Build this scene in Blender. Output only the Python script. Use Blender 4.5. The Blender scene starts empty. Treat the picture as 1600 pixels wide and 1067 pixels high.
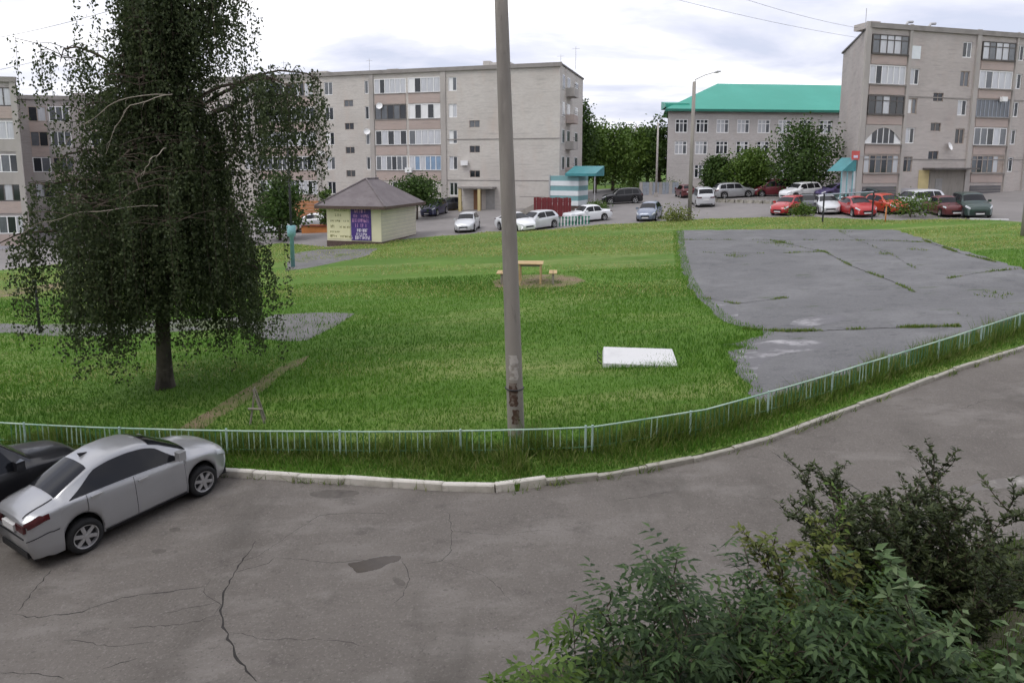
import bpy, math, random
import numpy as np
from mathutils import Vector, Matrix
random.seed(7)
RNG = np.random.default_rng(7)
sc = bpy.context.scene
COL = sc.collection
R = math.radians

# ------------------------------------------------------------------ camera, sky, sun, exposure
FPX, CAM_H = 1050.0, 6.4              # focal length in pixels of a 1600 px wide frame, camera height
PITCH = math.radians(8.0); HORIZON = 262.0              # the rest of the downward view is lens shift, so that walls stay nearly upright
PCY = HORIZON + FPX * math.tan(PITCH)
cd = bpy.data.cameras.new('camera'); cam = bpy.data.objects.new('camera', cd); COL.objects.link(cam)
cd.sensor_width = 36.0; cd.lens = 36.0 * FPX / 1600.0; cd.shift_y = -(533.5 - PCY) / 1600.0; cd.clip_start = 0.05; cd.clip_end = 4000
cam.location = (0, 0, CAM_H); cam.rotation_euler = (math.pi / 2 - PITCH, 0, 0)
sc.camera = cam

SUN_EL, SUN_AZ = R(58), R(-125)       # high sun behind thin cloud, coming from behind and to the left
w = bpy.data.worlds.new('World'); sc.world = w; w.use_nodes = True
nt = w.node_tree; nt.nodes.clear()
def N(tree, t, **kw):
    n = tree.nodes.new(t)
    for k, v in kw.items(): setattr(n, k, v)
    return n
out = N(nt, 'ShaderNodeOutputWorld'); bg = N(nt, 'ShaderNodeBackground'); bg2 = N(nt, 'ShaderNodeBackground')
sky = N(nt, 'ShaderNodeTexSky', sky_type='NISHITA'); sky.sun_disc = False
sky.sun_elevation = SUN_EL; sky.sun_rotation = SUN_AZ; sky.dust_density = 2.5; sky.air_density = 1.2
bg.inputs['Strength'].default_value = 0.13
nt.links.new(sky.outputs[0], bg.inputs['Color'])
tc = N(nt, 'ShaderNodeTexCoord'); sep = N(nt, 'ShaderNodeSeparateXYZ'); nt.links.new(tc.outputs['Generated'], sep.inputs[0])
zmax = N(nt, 'ShaderNodeMath', operation='MAXIMUM'); zmax.inputs[1].default_value = 0.0; nt.links.new(sep.outputs['Z'], zmax.inputs[0])
zadd = N(nt, 'ShaderNodeMath', operation='ADD'); zadd.inputs[1].default_value = 0.16; nt.links.new(zmax.outputs[0], zadd.inputs[0])
dx = N(nt, 'ShaderNodeMath', operation='DIVIDE'); nt.links.new(sep.outputs['X'], dx.inputs[0]); nt.links.new(zadd.outputs[0], dx.inputs[1])
dy = N(nt, 'ShaderNodeMath', operation='DIVIDE'); nt.links.new(sep.outputs['Y'], dy.inputs[0]); nt.links.new(zadd.outputs[0], dy.inputs[1])
cmb = N(nt, 'ShaderNodeCombineXYZ'); nt.links.new(dx.outputs[0], cmb.inputs[0]); nt.links.new(dy.outputs[0], cmb.inputs[1])
mp = N(nt, 'ShaderNodeMapping'); mp.inputs['Scale'].default_value = (0.75, 1.15, 1); mp.inputs['Location'].default_value = (3.4, 1.7, 0); nt.links.new(cmb.outputs[0], mp.inputs[0])
nz = N(nt, 'ShaderNodeTexNoise'); nz.inputs['Scale'].default_value = 1.0; nz.inputs['Detail'].default_value = 7; nz.inputs['Roughness'].default_value = 0.55; nz.inputs['Distortion'].default_value = 0.35
nt.links.new(mp.outputs[0], nz.inputs['Vector'])
ramp = N(nt, 'ShaderNodeValToRGB'); e = ramp.color_ramp.elements
e[0].position = 0.38; e[0].color = (0.48, 0.505, 0.62, 1); e[1].position = 0.62; e[1].color = (0.97, 0.96, 0.98, 1)
e2 = ramp.color_ramp.elements.new(0.49); e2.color = (0.64, 0.65, 0.73, 1)
nt.links.new(nz.outputs['Fac'], ramp.inputs[0]); nt.links.new(ramp.outputs[0], bg2.inputs['Color'])
bg2.inputs['Strength'].default_value = 1.02
mixw = N(nt, 'ShaderNodeMixShader')
cov = N(nt, 'ShaderNodeMapRange'); cov.inputs['From Min'].default_value = 0.25; cov.inputs['From Max'].default_value = 0.42
cov.inputs['To Min'].default_value = 0.70; cov.inputs['To Max'].default_value = 0.96
nt.links.new(nz.outputs['Fac'], cov.inputs['Value']); nt.links.new(cov.outputs[0], mixw.inputs[0])
nt.links.new(bg.outputs[0], mixw.inputs[1]); nt.links.new(bg2.outputs[0], mixw.inputs[2]); nt.links.new(mixw.outputs[0], out.inputs[0])

sl = bpy.data.lights.new('sun', 'SUN'); sun = bpy.data.objects.new('sun', sl); COL.objects.link(sun)
sl.energy = 0.9; sl.angle = R(25); sl.color = (1.0, 0.965, 0.91)
sd = Vector((math.sin(SUN_AZ) * math.cos(SUN_EL), math.cos(SUN_AZ) * math.cos(SUN_EL), math.sin(SUN_EL)))
sun.rotation_euler = sd.to_track_quat('Z', 'Y').to_euler(); sun.location = (0, -20, 60)
vs = sc.view_settings; vs.view_transform = 'Standard'; vs.look = 'None'; vs.exposure = 0.54; vs.gamma = 1.0; vs.use_curve_mapping = False
sc.render.engine = 'CYCLES'
try:
    sc.cycles.use_adaptive_sampling = True; sc.cycles.adaptive_threshold = 0.035; sc.cycles.use_light_tree = False; sc.cycles.max_bounces = 4; sc.cycles.diffuse_bounces = 2; sc.cycles.glossy_bounces = 2; sc.cycles.transparent_max_bounces = 6
    sc.cycles.use_denoising = True
except Exception: pass

# ------------------------------------------------------------------ the ground's slope, and points on it
SA, SB = 0.05, 0.026                  # the yard rises to the right and away from the block
def gz(x, y):
    return SA * max(-95, min(95, x)) + SB * max(-12, min(140, y))
def ray(px, py):
    x = (px - 800) / FPX; y = (py - PCY) / FPX
    return x, math.cos(PITCH) - y * math.sin(PITCH), -(y * math.cos(PITCH) + math.sin(PITCH))
def gp(px, py, dz=0.0):
    x, f, d = ray(px, py); t = (CAM_H - dz) / (-d + SA * x + SB * f)
    return t * x, t * f
def G(x, y, dz=0.0): return Vector((x, y, gz(x, y) + dz))
def hz(px, py, Y):                    # height of a picture point at world distance Y
    x, f, d = ray(px, py); return CAM_H + d * Y / f
def hx(px, py, Y):
    x, f, d = ray(px, py); return x * Y / f

# ------------------------------------------------------------------ mesh helpers
class MB:
    def __init__(s): s.v = []; s.f = []
    def add(s, vs_, fs_):
        o = len(s.v); s.v += [tuple(p) for p in vs_]; s.f += [tuple(i + o for i in f) for f in fs_]; return s
    def box(s, x0, x1, y0, y1, z0, z1, m=None):
        vs_ = [(x, y, z) for z in (z0, z1) for y in (y0, y1) for x in (x0, x1)]
        if m is not None: vs_ = [m @ Vector(p) for p in vs_]
        return s.add(vs_, [(0, 2, 3, 1), (4, 5, 7, 6), (0, 1, 5, 4), (2, 6, 7, 3), (0, 4, 6, 2), (1, 3, 7, 5)])
    def tube(s, pts, rad, n=8, cap=True):
        pts = [Vector(p) for p in pts]; k = len(pts)
        if not hasattr(rad, '__len__'): rad = [rad] * k
        rings = []; up = Vector((0.13, 0.97, 0.2))
        for i, p in enumerate(pts):
            d = (pts[min(i + 1, k - 1)] - pts[max(i - 1, 0)]).normalized()
            a = d.cross(up); a = a.normalized() if a.length > 1e-4 else Vector((1, 0, 0)); b = d.cross(a)
            rings.append([p + (a * math.cos(2 * math.pi * j / n) + b * math.sin(2 * math.pi * j / n)) * rad[i] for j in range(n)])
        vs_ = [q for r in rings for q in r]; fs_ = []
        for i in range(k - 1):
            for j in range(n):
                fs_.append((i * n + j, i * n + (j + 1) % n, (i + 1) * n + (j + 1) % n, (i + 1) * n + j))
        if cap: fs_ += [tuple(range(n - 1, -1, -1)), tuple((k - 1) * n + j for j in range(n))]
        return s.add(vs_, fs_)
    def lathe_y(s, prof, n=20, m=None):      # profile of (radius, y) turned about the y axis
        vs_ = []; fs_ = []
        for r, y in prof:
            for j in range(n):
                a = 2 * math.pi * j / n; vs_.append((r * math.cos(a), y, r * math.sin(a)))
        k = len(prof)
        for i in range(k - 1):
            for j in range(n): fs_.append((i * n + j, i * n + (j + 1) % n, (i + 1) * n + (j + 1) % n, (i + 1) * n + j))
        if m is not None: vs_ = [m @ Vector(p) for p in vs_]
        return s.add(vs_, fs_)
    def mesh(s, name, smooth=False):
        me = bpy.data.meshes.new(name); me.from_pydata(s.v, [], s.f); me.validate()
        if smooth: me.polygons.foreach_set('use_smooth', [True] * len(me.polygons))
        me.update(); return me
    def build(s, name, mat, parent=None, loc=None, rz=0.0, smooth=False):
        me = s.mesh(name, smooth); me.materials.append(mat)
        return link(name, me, parent, loc, rz)
def link(name, me, parent=None, loc=None, rz=0.0, mat=None):
    o = bpy.data.objects.new(name, me); COL.objects.link(o)
    if parent is not None: o.parent = parent
    if loc is not None: o.location = loc
    if rz: o.rotation_euler = (0, 0, rz)
    if mat is not None:
        if not me.materials: me.materials.append(mat)
        o.material_slots[0].link = 'OBJECT'; o.material_slots[0].material = mat
    return o
def tag(o, label=None, cat=None, group=None, kind=None):
    if label: o['label'] = label
    if cat: o['category'] = cat
    if group: o['group'] = group
    if kind: o['kind'] = kind
    return o
def thing(name, label, cat, loc=(0, 0, 0), rz=0.0, group=None):
    o = bpy.data.objects.new(name, None); COL.objects.link(o); o.empty_display_size = 0.2
    o.location = loc; o.rotation_euler = (0, 0, rz); return tag(o, label, cat, group)
def np_mesh(name, verts, nper, mat, parent=None, loc=None, smooth=False, tri=False):
    """verts (F*nper, 3): every nper vertices form one face."""
    verts = np.ascontiguousarray(verts, dtype=np.float32); nv = len(verts); nf = nv // nper
    me = bpy.data.meshes.new(name); me.vertices.add(nv); me.vertices.foreach_set('co', verts.ravel())
    me.loops.add(nv); me.loops.foreach_set('vertex_index', np.arange(nv, dtype=np.int32))
    me.polygons.add(nf); me.polygons.foreach_set('loop_start', np.arange(0, nv, nper, dtype=np.int32))
    me.polygons.foreach_set('loop_total', np.full(nf, nper, dtype=np.int32))
    me.update(calc_edges=True); me.materials.append(mat)
    return link(name, me, parent, loc)

# ------------------------------------------------------------------ materials
def mat(name, col, rough=0.8, var=0.12, scale=3.0, bump=0.0, bscale=None, metal=0.0, spec=0.4, coat=0.0, col2=None, detail=5, coords='Object', stretch=None):
    m = bpy.data.materials.new(name); m.use_nodes = True; t = m.node_tree; b = t.nodes['Principled BSDF']
    b.inputs['Roughness'].default_value = rough; b.inputs['Metallic'].default_value = metal
    b.inputs['Specular IOR Level'].default_value = spec; b.inputs['Coat Weight'].default_value = coat; b.inputs['Coat Roughness'].default_value = 0.06
    c = (*col, 1)
    if var <= 0 and not bump:
        b.inputs['Base Color'].default_value = c; return m
    tcn = N(t, 'ShaderNodeTexCoord'); src = tcn.outputs[coords]
    if stretch:
        mpn = N(t, 'ShaderNodeMapping'); mpn.inputs['Scale'].default_value = stretch; t.links.new(src, mpn.inputs[0]); src = mpn.outputs[0]
    n1 = N(t, 'ShaderNodeTexNoise'); n1.inputs['Scale'].default_value = scale; n1.inputs['Detail'].default_value = detail; n1.inputs['Roughness'].default_value = 0.65
    t.links.new(src, n1.inputs['Vector'])
    rp = N(t, 'ShaderNodeValToRGB'); el = rp.color_ramp.elements; el[0].position = 0.28; el[1].position = 0.72
    lo = col2 if col2 else tuple(x * (1 - var) for x in col); hi = tuple(min(1, x * (1 + var)) for x in col)
    el[0].color = (*lo, 1); el[1].color = (*hi, 1)
    t.links.new(n1.outputs['Fac'], rp.inputs[0]); t.links.new(rp.outputs[0], b.inputs['Base Color'])
    if bump:
        n2 = N(t, 'ShaderNodeTexNoise'); n2.inputs['Scale'].default_value = bscale or scale * 8; n2.inputs['Detail'].default_value = 4
        t.links.new(src, n2.inputs['Vector'])
        bp = N(t, 'ShaderNodeBump'); bp.inputs['Strength'].default_value = bump; bp.inputs['Distance'].default_value = 0.02
        t.links.new(n2.outputs['Fac'], bp.inputs['Height']); t.links.new(bp.outputs[0], b.inputs['Normal'])
    return m
def leaf_mat(name, cols, rough=0.55, trans=0.25):
    m = bpy.data.materials.new(name); m.use_nodes = True; t = m.node_tree; b = t.nodes['Principled BSDF']
    g = N(t, 'ShaderNodeNewGeometry'); rp = N(t, 'ShaderNodeValToRGB'); el = rp.color_ramp.elements
    el[0].position = 0; el[0].color = (*cols[0], 1); el[1].position = 1; el[1].color = (*cols[-1], 1)
    for i, c in enumerate(cols[1:-1]): x = el.new((i + 1) / (len(cols) - 1)); x.color = (*c, 1)
    t.links.new(g.outputs['Random Per Island'], rp.inputs[0]); t.links.new(rp.outputs[0], b.inputs['Base Color'])
    b.inputs['Roughness'].default_value = rough; b.inputs['Specular IOR Level'].default_value = 0.3
    tr = N(t, 'ShaderNodeBsdfTranslucent'); t.links.new(rp.outputs[0], tr.inputs['Color'])
    mx = N(t, 'ShaderNodeMixShader'); mx.inputs[0].default_value = trans
    t.links.new(b.outputs[0], mx.inputs[1]); t.links.new(tr.outputs[0], mx.inputs[2]); t.links.new(mx.outputs[0], t.nodes['Material Output'].inputs[0])
    return m
def layered(name, base, layers, rough=0.9, bump=0.3, bscale=60, spec=0.3):
    """base colour, then noise-masked layers (colour, scale, low, high, amount, stretch)."""
    m = bpy.data.materials.new(name); m.use_nodes = True; t = m.node_tree; b = t.nodes['Principled BSDF']
    b.inputs['Roughness'].default_value = rough; b.inputs['Specular IOR Level'].default_value = spec
    tcn = N(t, 'ShaderNodeTexCoord'); cur = None
    for i, (c, s_, lo, hi, am, st) in enumerate(layers):
        mpn = N(t, 'ShaderNodeMapping'); mpn.inputs['Location'].default_value = (i * 7.3, i * 3.1, 0)
        if st: mpn.inputs['Scale'].default_value = st
        t.links.new(tcn.outputs['Object'], mpn.inputs[0])
        nn = N(t, 'ShaderNodeTexNoise'); nn.inputs['Scale'].default_value = s_; nn.inputs['Detail'].default_value = 7; nn.inputs['Roughness'].default_value = 0.6
        t.links.new(mpn.outputs[0], nn.inputs['Vector'])
        mr = N(t, 'ShaderNodeMapRange'); mr.inputs['From Min'].default_value = lo; mr.inputs['From Max'].default_value = hi; mr.inputs['To Max'].default_value = am
        t.links.new(nn.outputs['Fac'], mr.inputs['Value'])
        mx = N(t, 'ShaderNodeMix', data_type='RGBA'); mx.inputs['B'].default_value = (*c, 1)
        if cur is None: mx.inputs['A'].default_value = (*base, 1)
        else: t.links.new(cur, mx.inputs['A'])
        t.links.new(mr.outputs[0], mx.inputs['Factor']); cur = mx.outputs['Result']
    t.links.new(cur, b.inputs['Base Color'])
    n2 = N(t, 'ShaderNodeTexNoise'); n2.inputs['Scale'].default_value = bscale; n2.inputs['Detail'].default_value = 3; t.links.new(tcn.outputs['Object'], n2.inputs['Vector'])
    bp = N(t, 'ShaderNodeBump'); bp.inputs['Strength'].default_value = bump; bp.inputs['Distance'].default_value = 0.015
    t.links.new(n2.outputs['Fac'], bp.inputs['Height']); t.links.new(bp.outputs[0], b.inputs['Normal'])
    return m
def brick_mat(name, c1, c2, mortar, stain):
    """thin courses of sand-lime brick seen from far, with broad weathering."""
    m = bpy.data.materials.new(name); m.use_nodes = True; t = m.node_tree; b = t.nodes['Principled BSDF']; b.inputs['Roughness'].default_value = 0.9
    tcn = N(t, 'ShaderNodeTexCoord'); sp = N(t, 'ShaderNodeSeparateXYZ'); t.links.new(tcn.outputs['Object'], sp.inputs[0])
    ad = N(t, 'ShaderNodeMath', operation='ADD'); t.links.new(sp.outputs['X'], ad.inputs[0]); t.links.new(sp.outputs['Y'], ad.inputs[1])
    cb = N(t, 'ShaderNodeCombineXYZ'); t.links.new(ad.outputs[0], cb.inputs[0]); t.links.new(sp.outputs['Z'], cb.inputs[1])
    br = N(t, 'ShaderNodeTexBrick'); br.inputs['Scale'].default_value = 1.0; br.inputs['Brick Width'].default_value = 0.26; br.inputs['Row Height'].default_value = 0.1; br.inputs['Mortar Size'].default_value = 0.008
    br.inputs['Color1'].default_value = (*c1, 1); br.inputs['Color2'].default_value = (*c2, 1); br.inputs['Mortar'].default_value = (*mortar, 1); br.inputs['Bias'].default_value = -0.2
    t.links.new(cb.outputs[0], br.inputs['Vector'])
    cur = br.outputs['Color']
    for i, (s_, lo, hi, am, st) in enumerate(((0.22, 0.42, 0.70, 0.55, (1, 1, 1.6)), (0.9, 0.52, 0.76, 0.5, (1, 1, 0.3)), (1.8, 0.54, 0.72, 0.5, (0.3, 0.3, 3.0)))):
        mpn = N(t, 'ShaderNodeMapping'); mpn.inputs['Scale'].default_value = st; mpn.inputs['Location'].default_value = (i * 5.1, 0, i * 2.2); t.links.new(tcn.outputs['Object'], mpn.inputs[0])
        nn = N(t, 'ShaderNodeTexNoise'); nn.inputs['Scale'].default_value = s_; nn.inputs['Detail'].default_value = 6; t.links.new(mpn.outputs[0], nn.inputs['Vector'])
        mr = N(t, 'ShaderNodeMapRange'); mr.inputs['From Min'].default_value = lo; mr.inputs['From Max'].default_value = hi; mr.inputs['To Max'].default_value = am; t.links.new(nn.outputs['Fac'], mr.inputs['Value'])
        mx = N(t, 'ShaderNodeMix', data_type='RGBA'); mx.inputs['B'].default_value = (*stain[i], 1); t.links.new(cur, mx.inputs['A']); t.links.new(mr.outputs[0], mx.inputs['Factor']); cur = mx.outputs['Result']
    t.links.new(cur, b.inputs['Base Color'])
    return m

M = {}
M['asphalt'] = layered('worn_asphalt', (0.160, 0.145, 0.131), [((0.112, 0.10, 0.09), 0.35, 0.42, 0.68, 0.7, None), ((0.225, 0.208, 0.192), 0.7, 0.50, 0.70, 0.7, (1, 2.2, 1)), ((0.085, 0.076, 0.07), 1.7, 0.57, 0.74, 0.6, (1, 1.5, 1)), ((0.25, 0.23, 0.215), 6, 0.6, 0.78, 0.4, None), ((0.27, 0.25, 0.23), 28, 0.54, 0.70, 0.55, None), ((0.06, 0.054, 0.05), 22, 0.56, 0.70, 0.5, None), ((0.075, 0.068, 0.06), 0.28, 0.56, 0.70, 0.45, (2.2, 0.7, 1))], bump=0.5, bscale=90)
M['asphalt_far'] = layered('pale_parking_asphalt', (0.24, 0.225, 0.22), [((0.17, 0.16, 0.155), 0.2, 0.45, 0.7, 0.7, None), ((0.30, 0.28, 0.265), 0.9, 0.52, 0.72, 0.5, None)], bump=0.2)
M['court'] = layered('court_asphalt', (0.15, 0.15, 0.153), [((0.20, 0.199, 0.202), 0.3, 0.45, 0.66, 0.8, (1, 1.6, 1)), ((0.095, 0.095, 0.098), 0.9, 0.52, 0.72, 0.6, None), ((0.06, 0.085, 0.03), 0.9, 0.62, 0.72, 0.7, (0.8, 2.5, 1)), ((0.075, 0.073, 0.08), 3.0, 0.58, 0.7, 0.6, (0.7, 2, 1)), ((0.25, 0.248, 0.25), 16, 0.54, 0.70, 0.5, None), ((0.07, 0.07, 0.07), 12, 0.57, 0.70, 0.5, None)], bump=0.45, bscale=80)
M['lawn'] = layered('lawn_soil', (0.078, 0.16, 0.02), [((0.11, 0.205, 0.028), 0.18, 0.42, 0.66, 0.8, None), ((0.36, 0.34, 0.15), 0.35, 0.48, 0.70, 0.45, (0.35, 2.0, 1)), ((0.055, 0.11, 0.013), 2.4, 0.5, 0.72, 0.7, None), ((0.13, 0.17, 0.035), 25, 0.55, 0.75, 0.5, None)], bump=0.9, bscale=45)
M['dirt'] = layered('trodden_dirt', (0.20, 0.15, 0.095), [((0.12, 0.15, 0.04), 1.2, 0.40, 0.60, 0.9, None), ((0.26, 0.20, 0.14), 4, 0.5, 0.7, 0.5, None)], bump=0.6)
M['gravel'] = layered('grey_gravel', (0.17, 0.165, 0.165), [((0.09, 0.12, 0.04), 0.55, 0.5, 0.62, 0.9, None), ((0.10, 0.10, 0.085), 0.8, 0.48, 0.7, 0.8, None), ((0.28, 0.27, 0.26), 14, 0.52, 0.75, 0.6, None)], bump=0.8)
M['crack'] = mat('crack_dark', (0.035, 0.032, 0.03), 0.95, 0.3, 8)
M['stain'] = mat('oil_stain', (0.105, 0.094, 0.084), 0.8, 0.3, 5)
M['puddle'] = mat('wet_asphalt', (0.06, 0.047, 0.034), 0.22, 0.2, 4, spec=0.5)
M['whitewash'] = layered('whitewashed_kerb', (0.62, 0.59, 0.54), [((0.34, 0.32, 0.27), 1.6, 0.44, 0.62, 0.85, None), ((0.12, 0.12, 0.07), 4, 0.54, 0.70, 0.8, None)], bump=0.5)
M['kerb'] = layered('weathered_kerb', (0.42, 0.40, 0.35), [((0.26, 0.245, 0.21), 1.4, 0.42, 0.6, 0.85, None), ((0.11, 0.10, 0.07), 3, 0.5, 0.68, 0.85, None)], bump=0.5)
M['concrete'] = layered('pole_concrete', (0.31, 0.285, 0.255), [((0.20, 0.185, 0.17), 1.0, 0.45, 0.7, 0.7, (3, 3, 0.4)), ((0.36, 0.335, 0.30), 4, 0.55, 0.75, 0.6, (2, 2, 0.5)), ((0.13, 0.12, 0.105), 9, 0.62, 0.75, 0.6, (1, 1, 0.25))], bump=0.4, bscale=30)
M['brick_c'] = brick_mat('grey_brick', (0.60, 0.565, 0.525), (0.52, 0.485, 0.45), (0.45, 0.425, 0.40), ((0.42, 0.385, 0.355), (0.52, 0.43, 0.37), (0.31, 0.29, 0.275)))
M['brick_r'] = brick_mat('mauve_brick', (0.51, 0.465, 0.435), (0.44, 0.40, 0.375), (0.35, 0.32, 0.31), ((0.34, 0.30, 0.285), (0.44, 0.36, 0.325), (0.25, 0.225, 0.22)))
M['brick_l'] = brick_mat('dull_brick', (0.42, 0.385, 0.375), (0.36, 0.33, 0.32), (0.31, 0.285, 0.28), ((0.28, 0.25, 0.24), (0.40, 0.33, 0.30), (0.24, 0.215, 0.21)))
M['brick_s'] = brick_mat('school_brick', (0.56, 0.53, 0.51), (0.48, 0.45, 0.435), (0.42, 0.395, 0.39), ((0.42, 0.39, 0.375), (0.49, 0.43, 0.40), (0.35, 0.33, 0.32)))
M['parapet'] = brick_mat('pinkish_brick', (0.48, 0.385, 0.345), (0.43, 0.36, 0.33), (0.37, 0.32, 0.30), ((0.37, 0.30, 0.27), (0.44, 0.33, 0.28), (0.28, 0.24, 0.225)))
M['pier'] = layered('concrete_pier', (0.43, 0.40, 0.375), [((0.30, 0.28, 0.265), 0.6, 0.45, 0.7, 0.8, (1, 1, 0.3))], bump=0.1)
M['belt'] = layered('concrete_belt', (0.29, 0.27, 0.255), [((0.2, 0.185, 0.175), 1.0, 0.45, 0.7, 0.8, None)], bump=0.1)
M['plinth'] = layered('lilac_plinth', (0.42, 0.41, 0.44), [((0.30, 0.29, 0.30), 0.7, 0.45, 0.7, 0.8, None)], bump=0.1)
M['roofing'] = mat('roofing_felt', (0.17, 0.16, 0.16), 0.9, 0.25, 0.6)
M['frame_w'] = mat('white_plastic', (0.80, 0.80, 0.80), 0.4, 0.04, 2)
M['frame_d'] = mat('old_dark_frame', (0.11, 0.10, 0.095), 0.7, 0.3, 3)
M['frame_b'] = mat('faded_wood_frame', (0.36, 0.30, 0.26), 0.7, 0.25, 3)
M['frame_g'] = mat('grey_blue_frame', (0.30, 0.33, 0.38), 0.6, 0.2, 3)
M['glass0'] = mat('dark_glass', (0.022, 0.026, 0.032), 0.06, 0.25, 0.7, spec=0.6)
M['glass1'] = mat('grey_glass', (0.13, 0.14, 0.155), 0.10, 0.4, 0.6, spec=0.6)
M['glass2'] = mat('curtained_glass', (0.50, 0.51, 0.54), 0.15, 0.18, 1.5, coat=0.6, stretch=(4, 4, 0.4))
M['glass3'] = mat('sky_blue_glass', (0.20, 0.30, 0.44), 0.1, 0.3, 0.8, spec=0.6)
M['green_roof'] = layered('green_metal_roof', (0.05, 0.31, 0.235), [((0.065, 0.365, 0.285), 0.15, 0.42, 0.68, 0.8, None), ((0.03, 0.28, 0.2), 0.8, 0.55, 0.75, 0.5, (1, 6, 1))], rough=0.45, bump=0.05, bscale=4)
M['green_dark'] = mat('green_eave', (0.025, 0.16, 0.12), 0.5, 0.15, 1)
M['kiosk_wall'] = mat('cream_siding', (0.52, 0.49, 0.40), 0.7, 0.07, 1.2)
M['kiosk_trim'] = mat('pale_yellow_panel', (0.70, 0.66, 0.48), 0.6, 0.06, 1.2)
M['banner_y'] = mat('yellow_banner', (0.76, 0.72, 0.48), 0.55, 0.06, 1.5)
M['banner_p'] = mat('purple_banner', (0.075, 0.04, 0.22), 0.5, 0.2, 2)
M['banner_pk'] = mat('pink_print', (0.58, 0.30, 0.55), 0.5, 0.15, 4)
M['banner_wh'] = mat('pale_print', (0.68, 0.62, 0.74), 0.5, 0.12, 4)
M['banner_ink'] = mat('olive_print', (0.24, 0.22, 0.09), 0.5, 0.2, 4)
M['roof_brown'] = layered('brown_roof_tiles', (0.15, 0.13, 0.135), [((0.20, 0.178, 0.182), 0.8, 0.45, 0.65, 0.7, None), ((0.10, 0.08, 0.082), 3, 0.5, 0.7, 0.5, (1, 3, 1))], rough=0.75, bump=0.3, bscale=12)
M['dark_brick'] = mat('brown_plinth', (0.10, 0.07, 0.06), 0.9, 0.3, 6)
M['teal'] = mat('teal_metal', (0.05, 0.22, 0.24), 0.45, 0.15, 1.5)
M['teal_lt'] = mat('turquoise_paint', (0.20, 0.40, 0.43), 0.55, 0.2, 3)
M['stripe_teal'] = mat('teal_cladding', (0.19, 0.36, 0.38), 0.5, 0.1, 2)
M['stripe_white'] = mat('white_cladding', (0.72, 0.76, 0.78), 0.5, 0.06, 2)
M['maroon'] = mat('maroon_sheet', (0.15, 0.022, 0.026), 0.5, 0.2, 1.5)
M['terracotta'] = mat('terracotta_boards', (0.42, 0.19, 0.09), 0.75, 0.2, 1.5)
M['orange'] = mat('orange_paint', (0.52, 0.20, 0.06), 0.6, 0.2, 2)
M['green_fence'] = mat('green_fence_paint', (0.03, 0.22, 0.14), 0.5, 0.2, 3)
M['wood_new'] = layered('yellowish_wood', (0.50, 0.36, 0.19), [((0.38, 0.25, 0.12), 3, 0.45, 0.7, 0.8, (1, 8, 1)), ((0.58, 0.46, 0.28), 1.2, 0.5, 0.7, 0.5, None)], rough=0.7, bump=0.15)
M['wood_old'] = layered('weathered_wood', (0.30, 0.27, 0.23), [((0.18, 0.16, 0.135), 4, 0.45, 0.7, 0.8, (6, 6, 0.6))], rough=0.9, bump=0.4)
M['brown_door'] = mat('brown_door', (0.26, 0.13, 0.07), 0.6, 0.15, 2)
M['grey_door'] = mat('grey_door', (0.30, 0.29, 0.28), 0.6, 0.15, 2)
M['yellow_post'] = mat('yellow_plaster', (0.55, 0.46, 0.24), 0.8, 0.1, 2)
M['garage'] = mat('slatted_garage_door', (0.12, 0.115, 0.12), 0.6, 0.15, 2)
M['white_slab'] = layered('white_painted_slab', (0.64, 0.64, 0.64), [((0.50, 0.50, 0.50), 1.2, 0.55, 0.75, 0.7, None), ((0.40, 0.39, 0.38), 5, 0.66, 0.8, 0.6, (1, 3, 1))], rough=0.6, bump=0.15)
M['steel'] = mat('galvanised_steel', (0.42, 0.42, 0.43), 0.5, 0.15, 2, metal=0.3)
M['black_metal'] = mat('black_pipe', (0.03, 0.03, 0.033), 0.5, 0.2, 3)
M['rail'] = mat('pale_green_rail', (0.44, 0.54, 0.45), 0.55, 0.25, 1.2, col2=(0.20, 0.36, 0.27))
M['post'] = mat('pale_turquoise_post', (0.40, 0.54, 0.50), 0.55, 0.25, 4)
M['picket'] = mat('green_picket', (0.055, 0.17, 0.085), 0.7, 0.3, 1.0, col2=(0.10, 0.20, 0.10))
M['rubber'] = mat('tyre_rubber', (0.018, 0.018, 0.019), 0.85, 0.2, 8)
M['alloy'] = mat('alloy_rim', (0.46, 0.46, 0.47), 0.35, 0.1, 4, metal=0.6)
M['cartrim'] = mat('black_trim', (0.018, 0.018, 0.02), 0.5, 0, 1)
M['carglass'] = mat('car_glass', (0.010, 0.011, 0.014), 0.10, 0, 1, spec=0.3)
M['tail'] = mat('tail_lamp', (0.075, 0.012, 0.014), 0.15, 0.15, 6, coat=0.6)
M['head'] = mat('head_lamp', (0.55, 0.57, 0.60), 0.12, 0.15, 6, coat=0.6)
M['plate'] = mat('number_plate', (0.72, 0.72, 0.72), 0.5, 0.05, 6)
M['bark_birch'] = layered('birch_bark', (0.11, 0.095, 0.08), [((0.035, 0.03, 0.027), 2.0, 0.40, 0.58, 0.9, (1, 1, 0.6)), ((0.34, 0.32, 0.29), 3, 0.62, 0.72, 0.5, (1, 1, 2.5))], bump=0.8, bscale=14)
M['bark'] = layered('tree_bark', (0.10, 0.078, 0.06), [((0.05, 0.04, 0.032), 3, 0.45, 0.65, 0.8, (1, 1, 0.4))], bump=0.6, bscale=14)
M['twig'] = mat('pale_bare_twig', (0.32, 0.28, 0.23), 0.8, 0.2, 3)
M['birch_leaf'] = leaf_mat('birch_leaves', [(0.038, 0.056, 0.024), (0.052, 0.074, 0.030), (0.074, 0.102, 0.040), (0.12, 0.15, 0.066)], trans=0.42)
M['leaf_a'] = leaf_mat('dark_foliage', [(0.03, 0.06, 0.014), (0.052, 0.098, 0.02), (0.085, 0.145, 0.03)])
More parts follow.
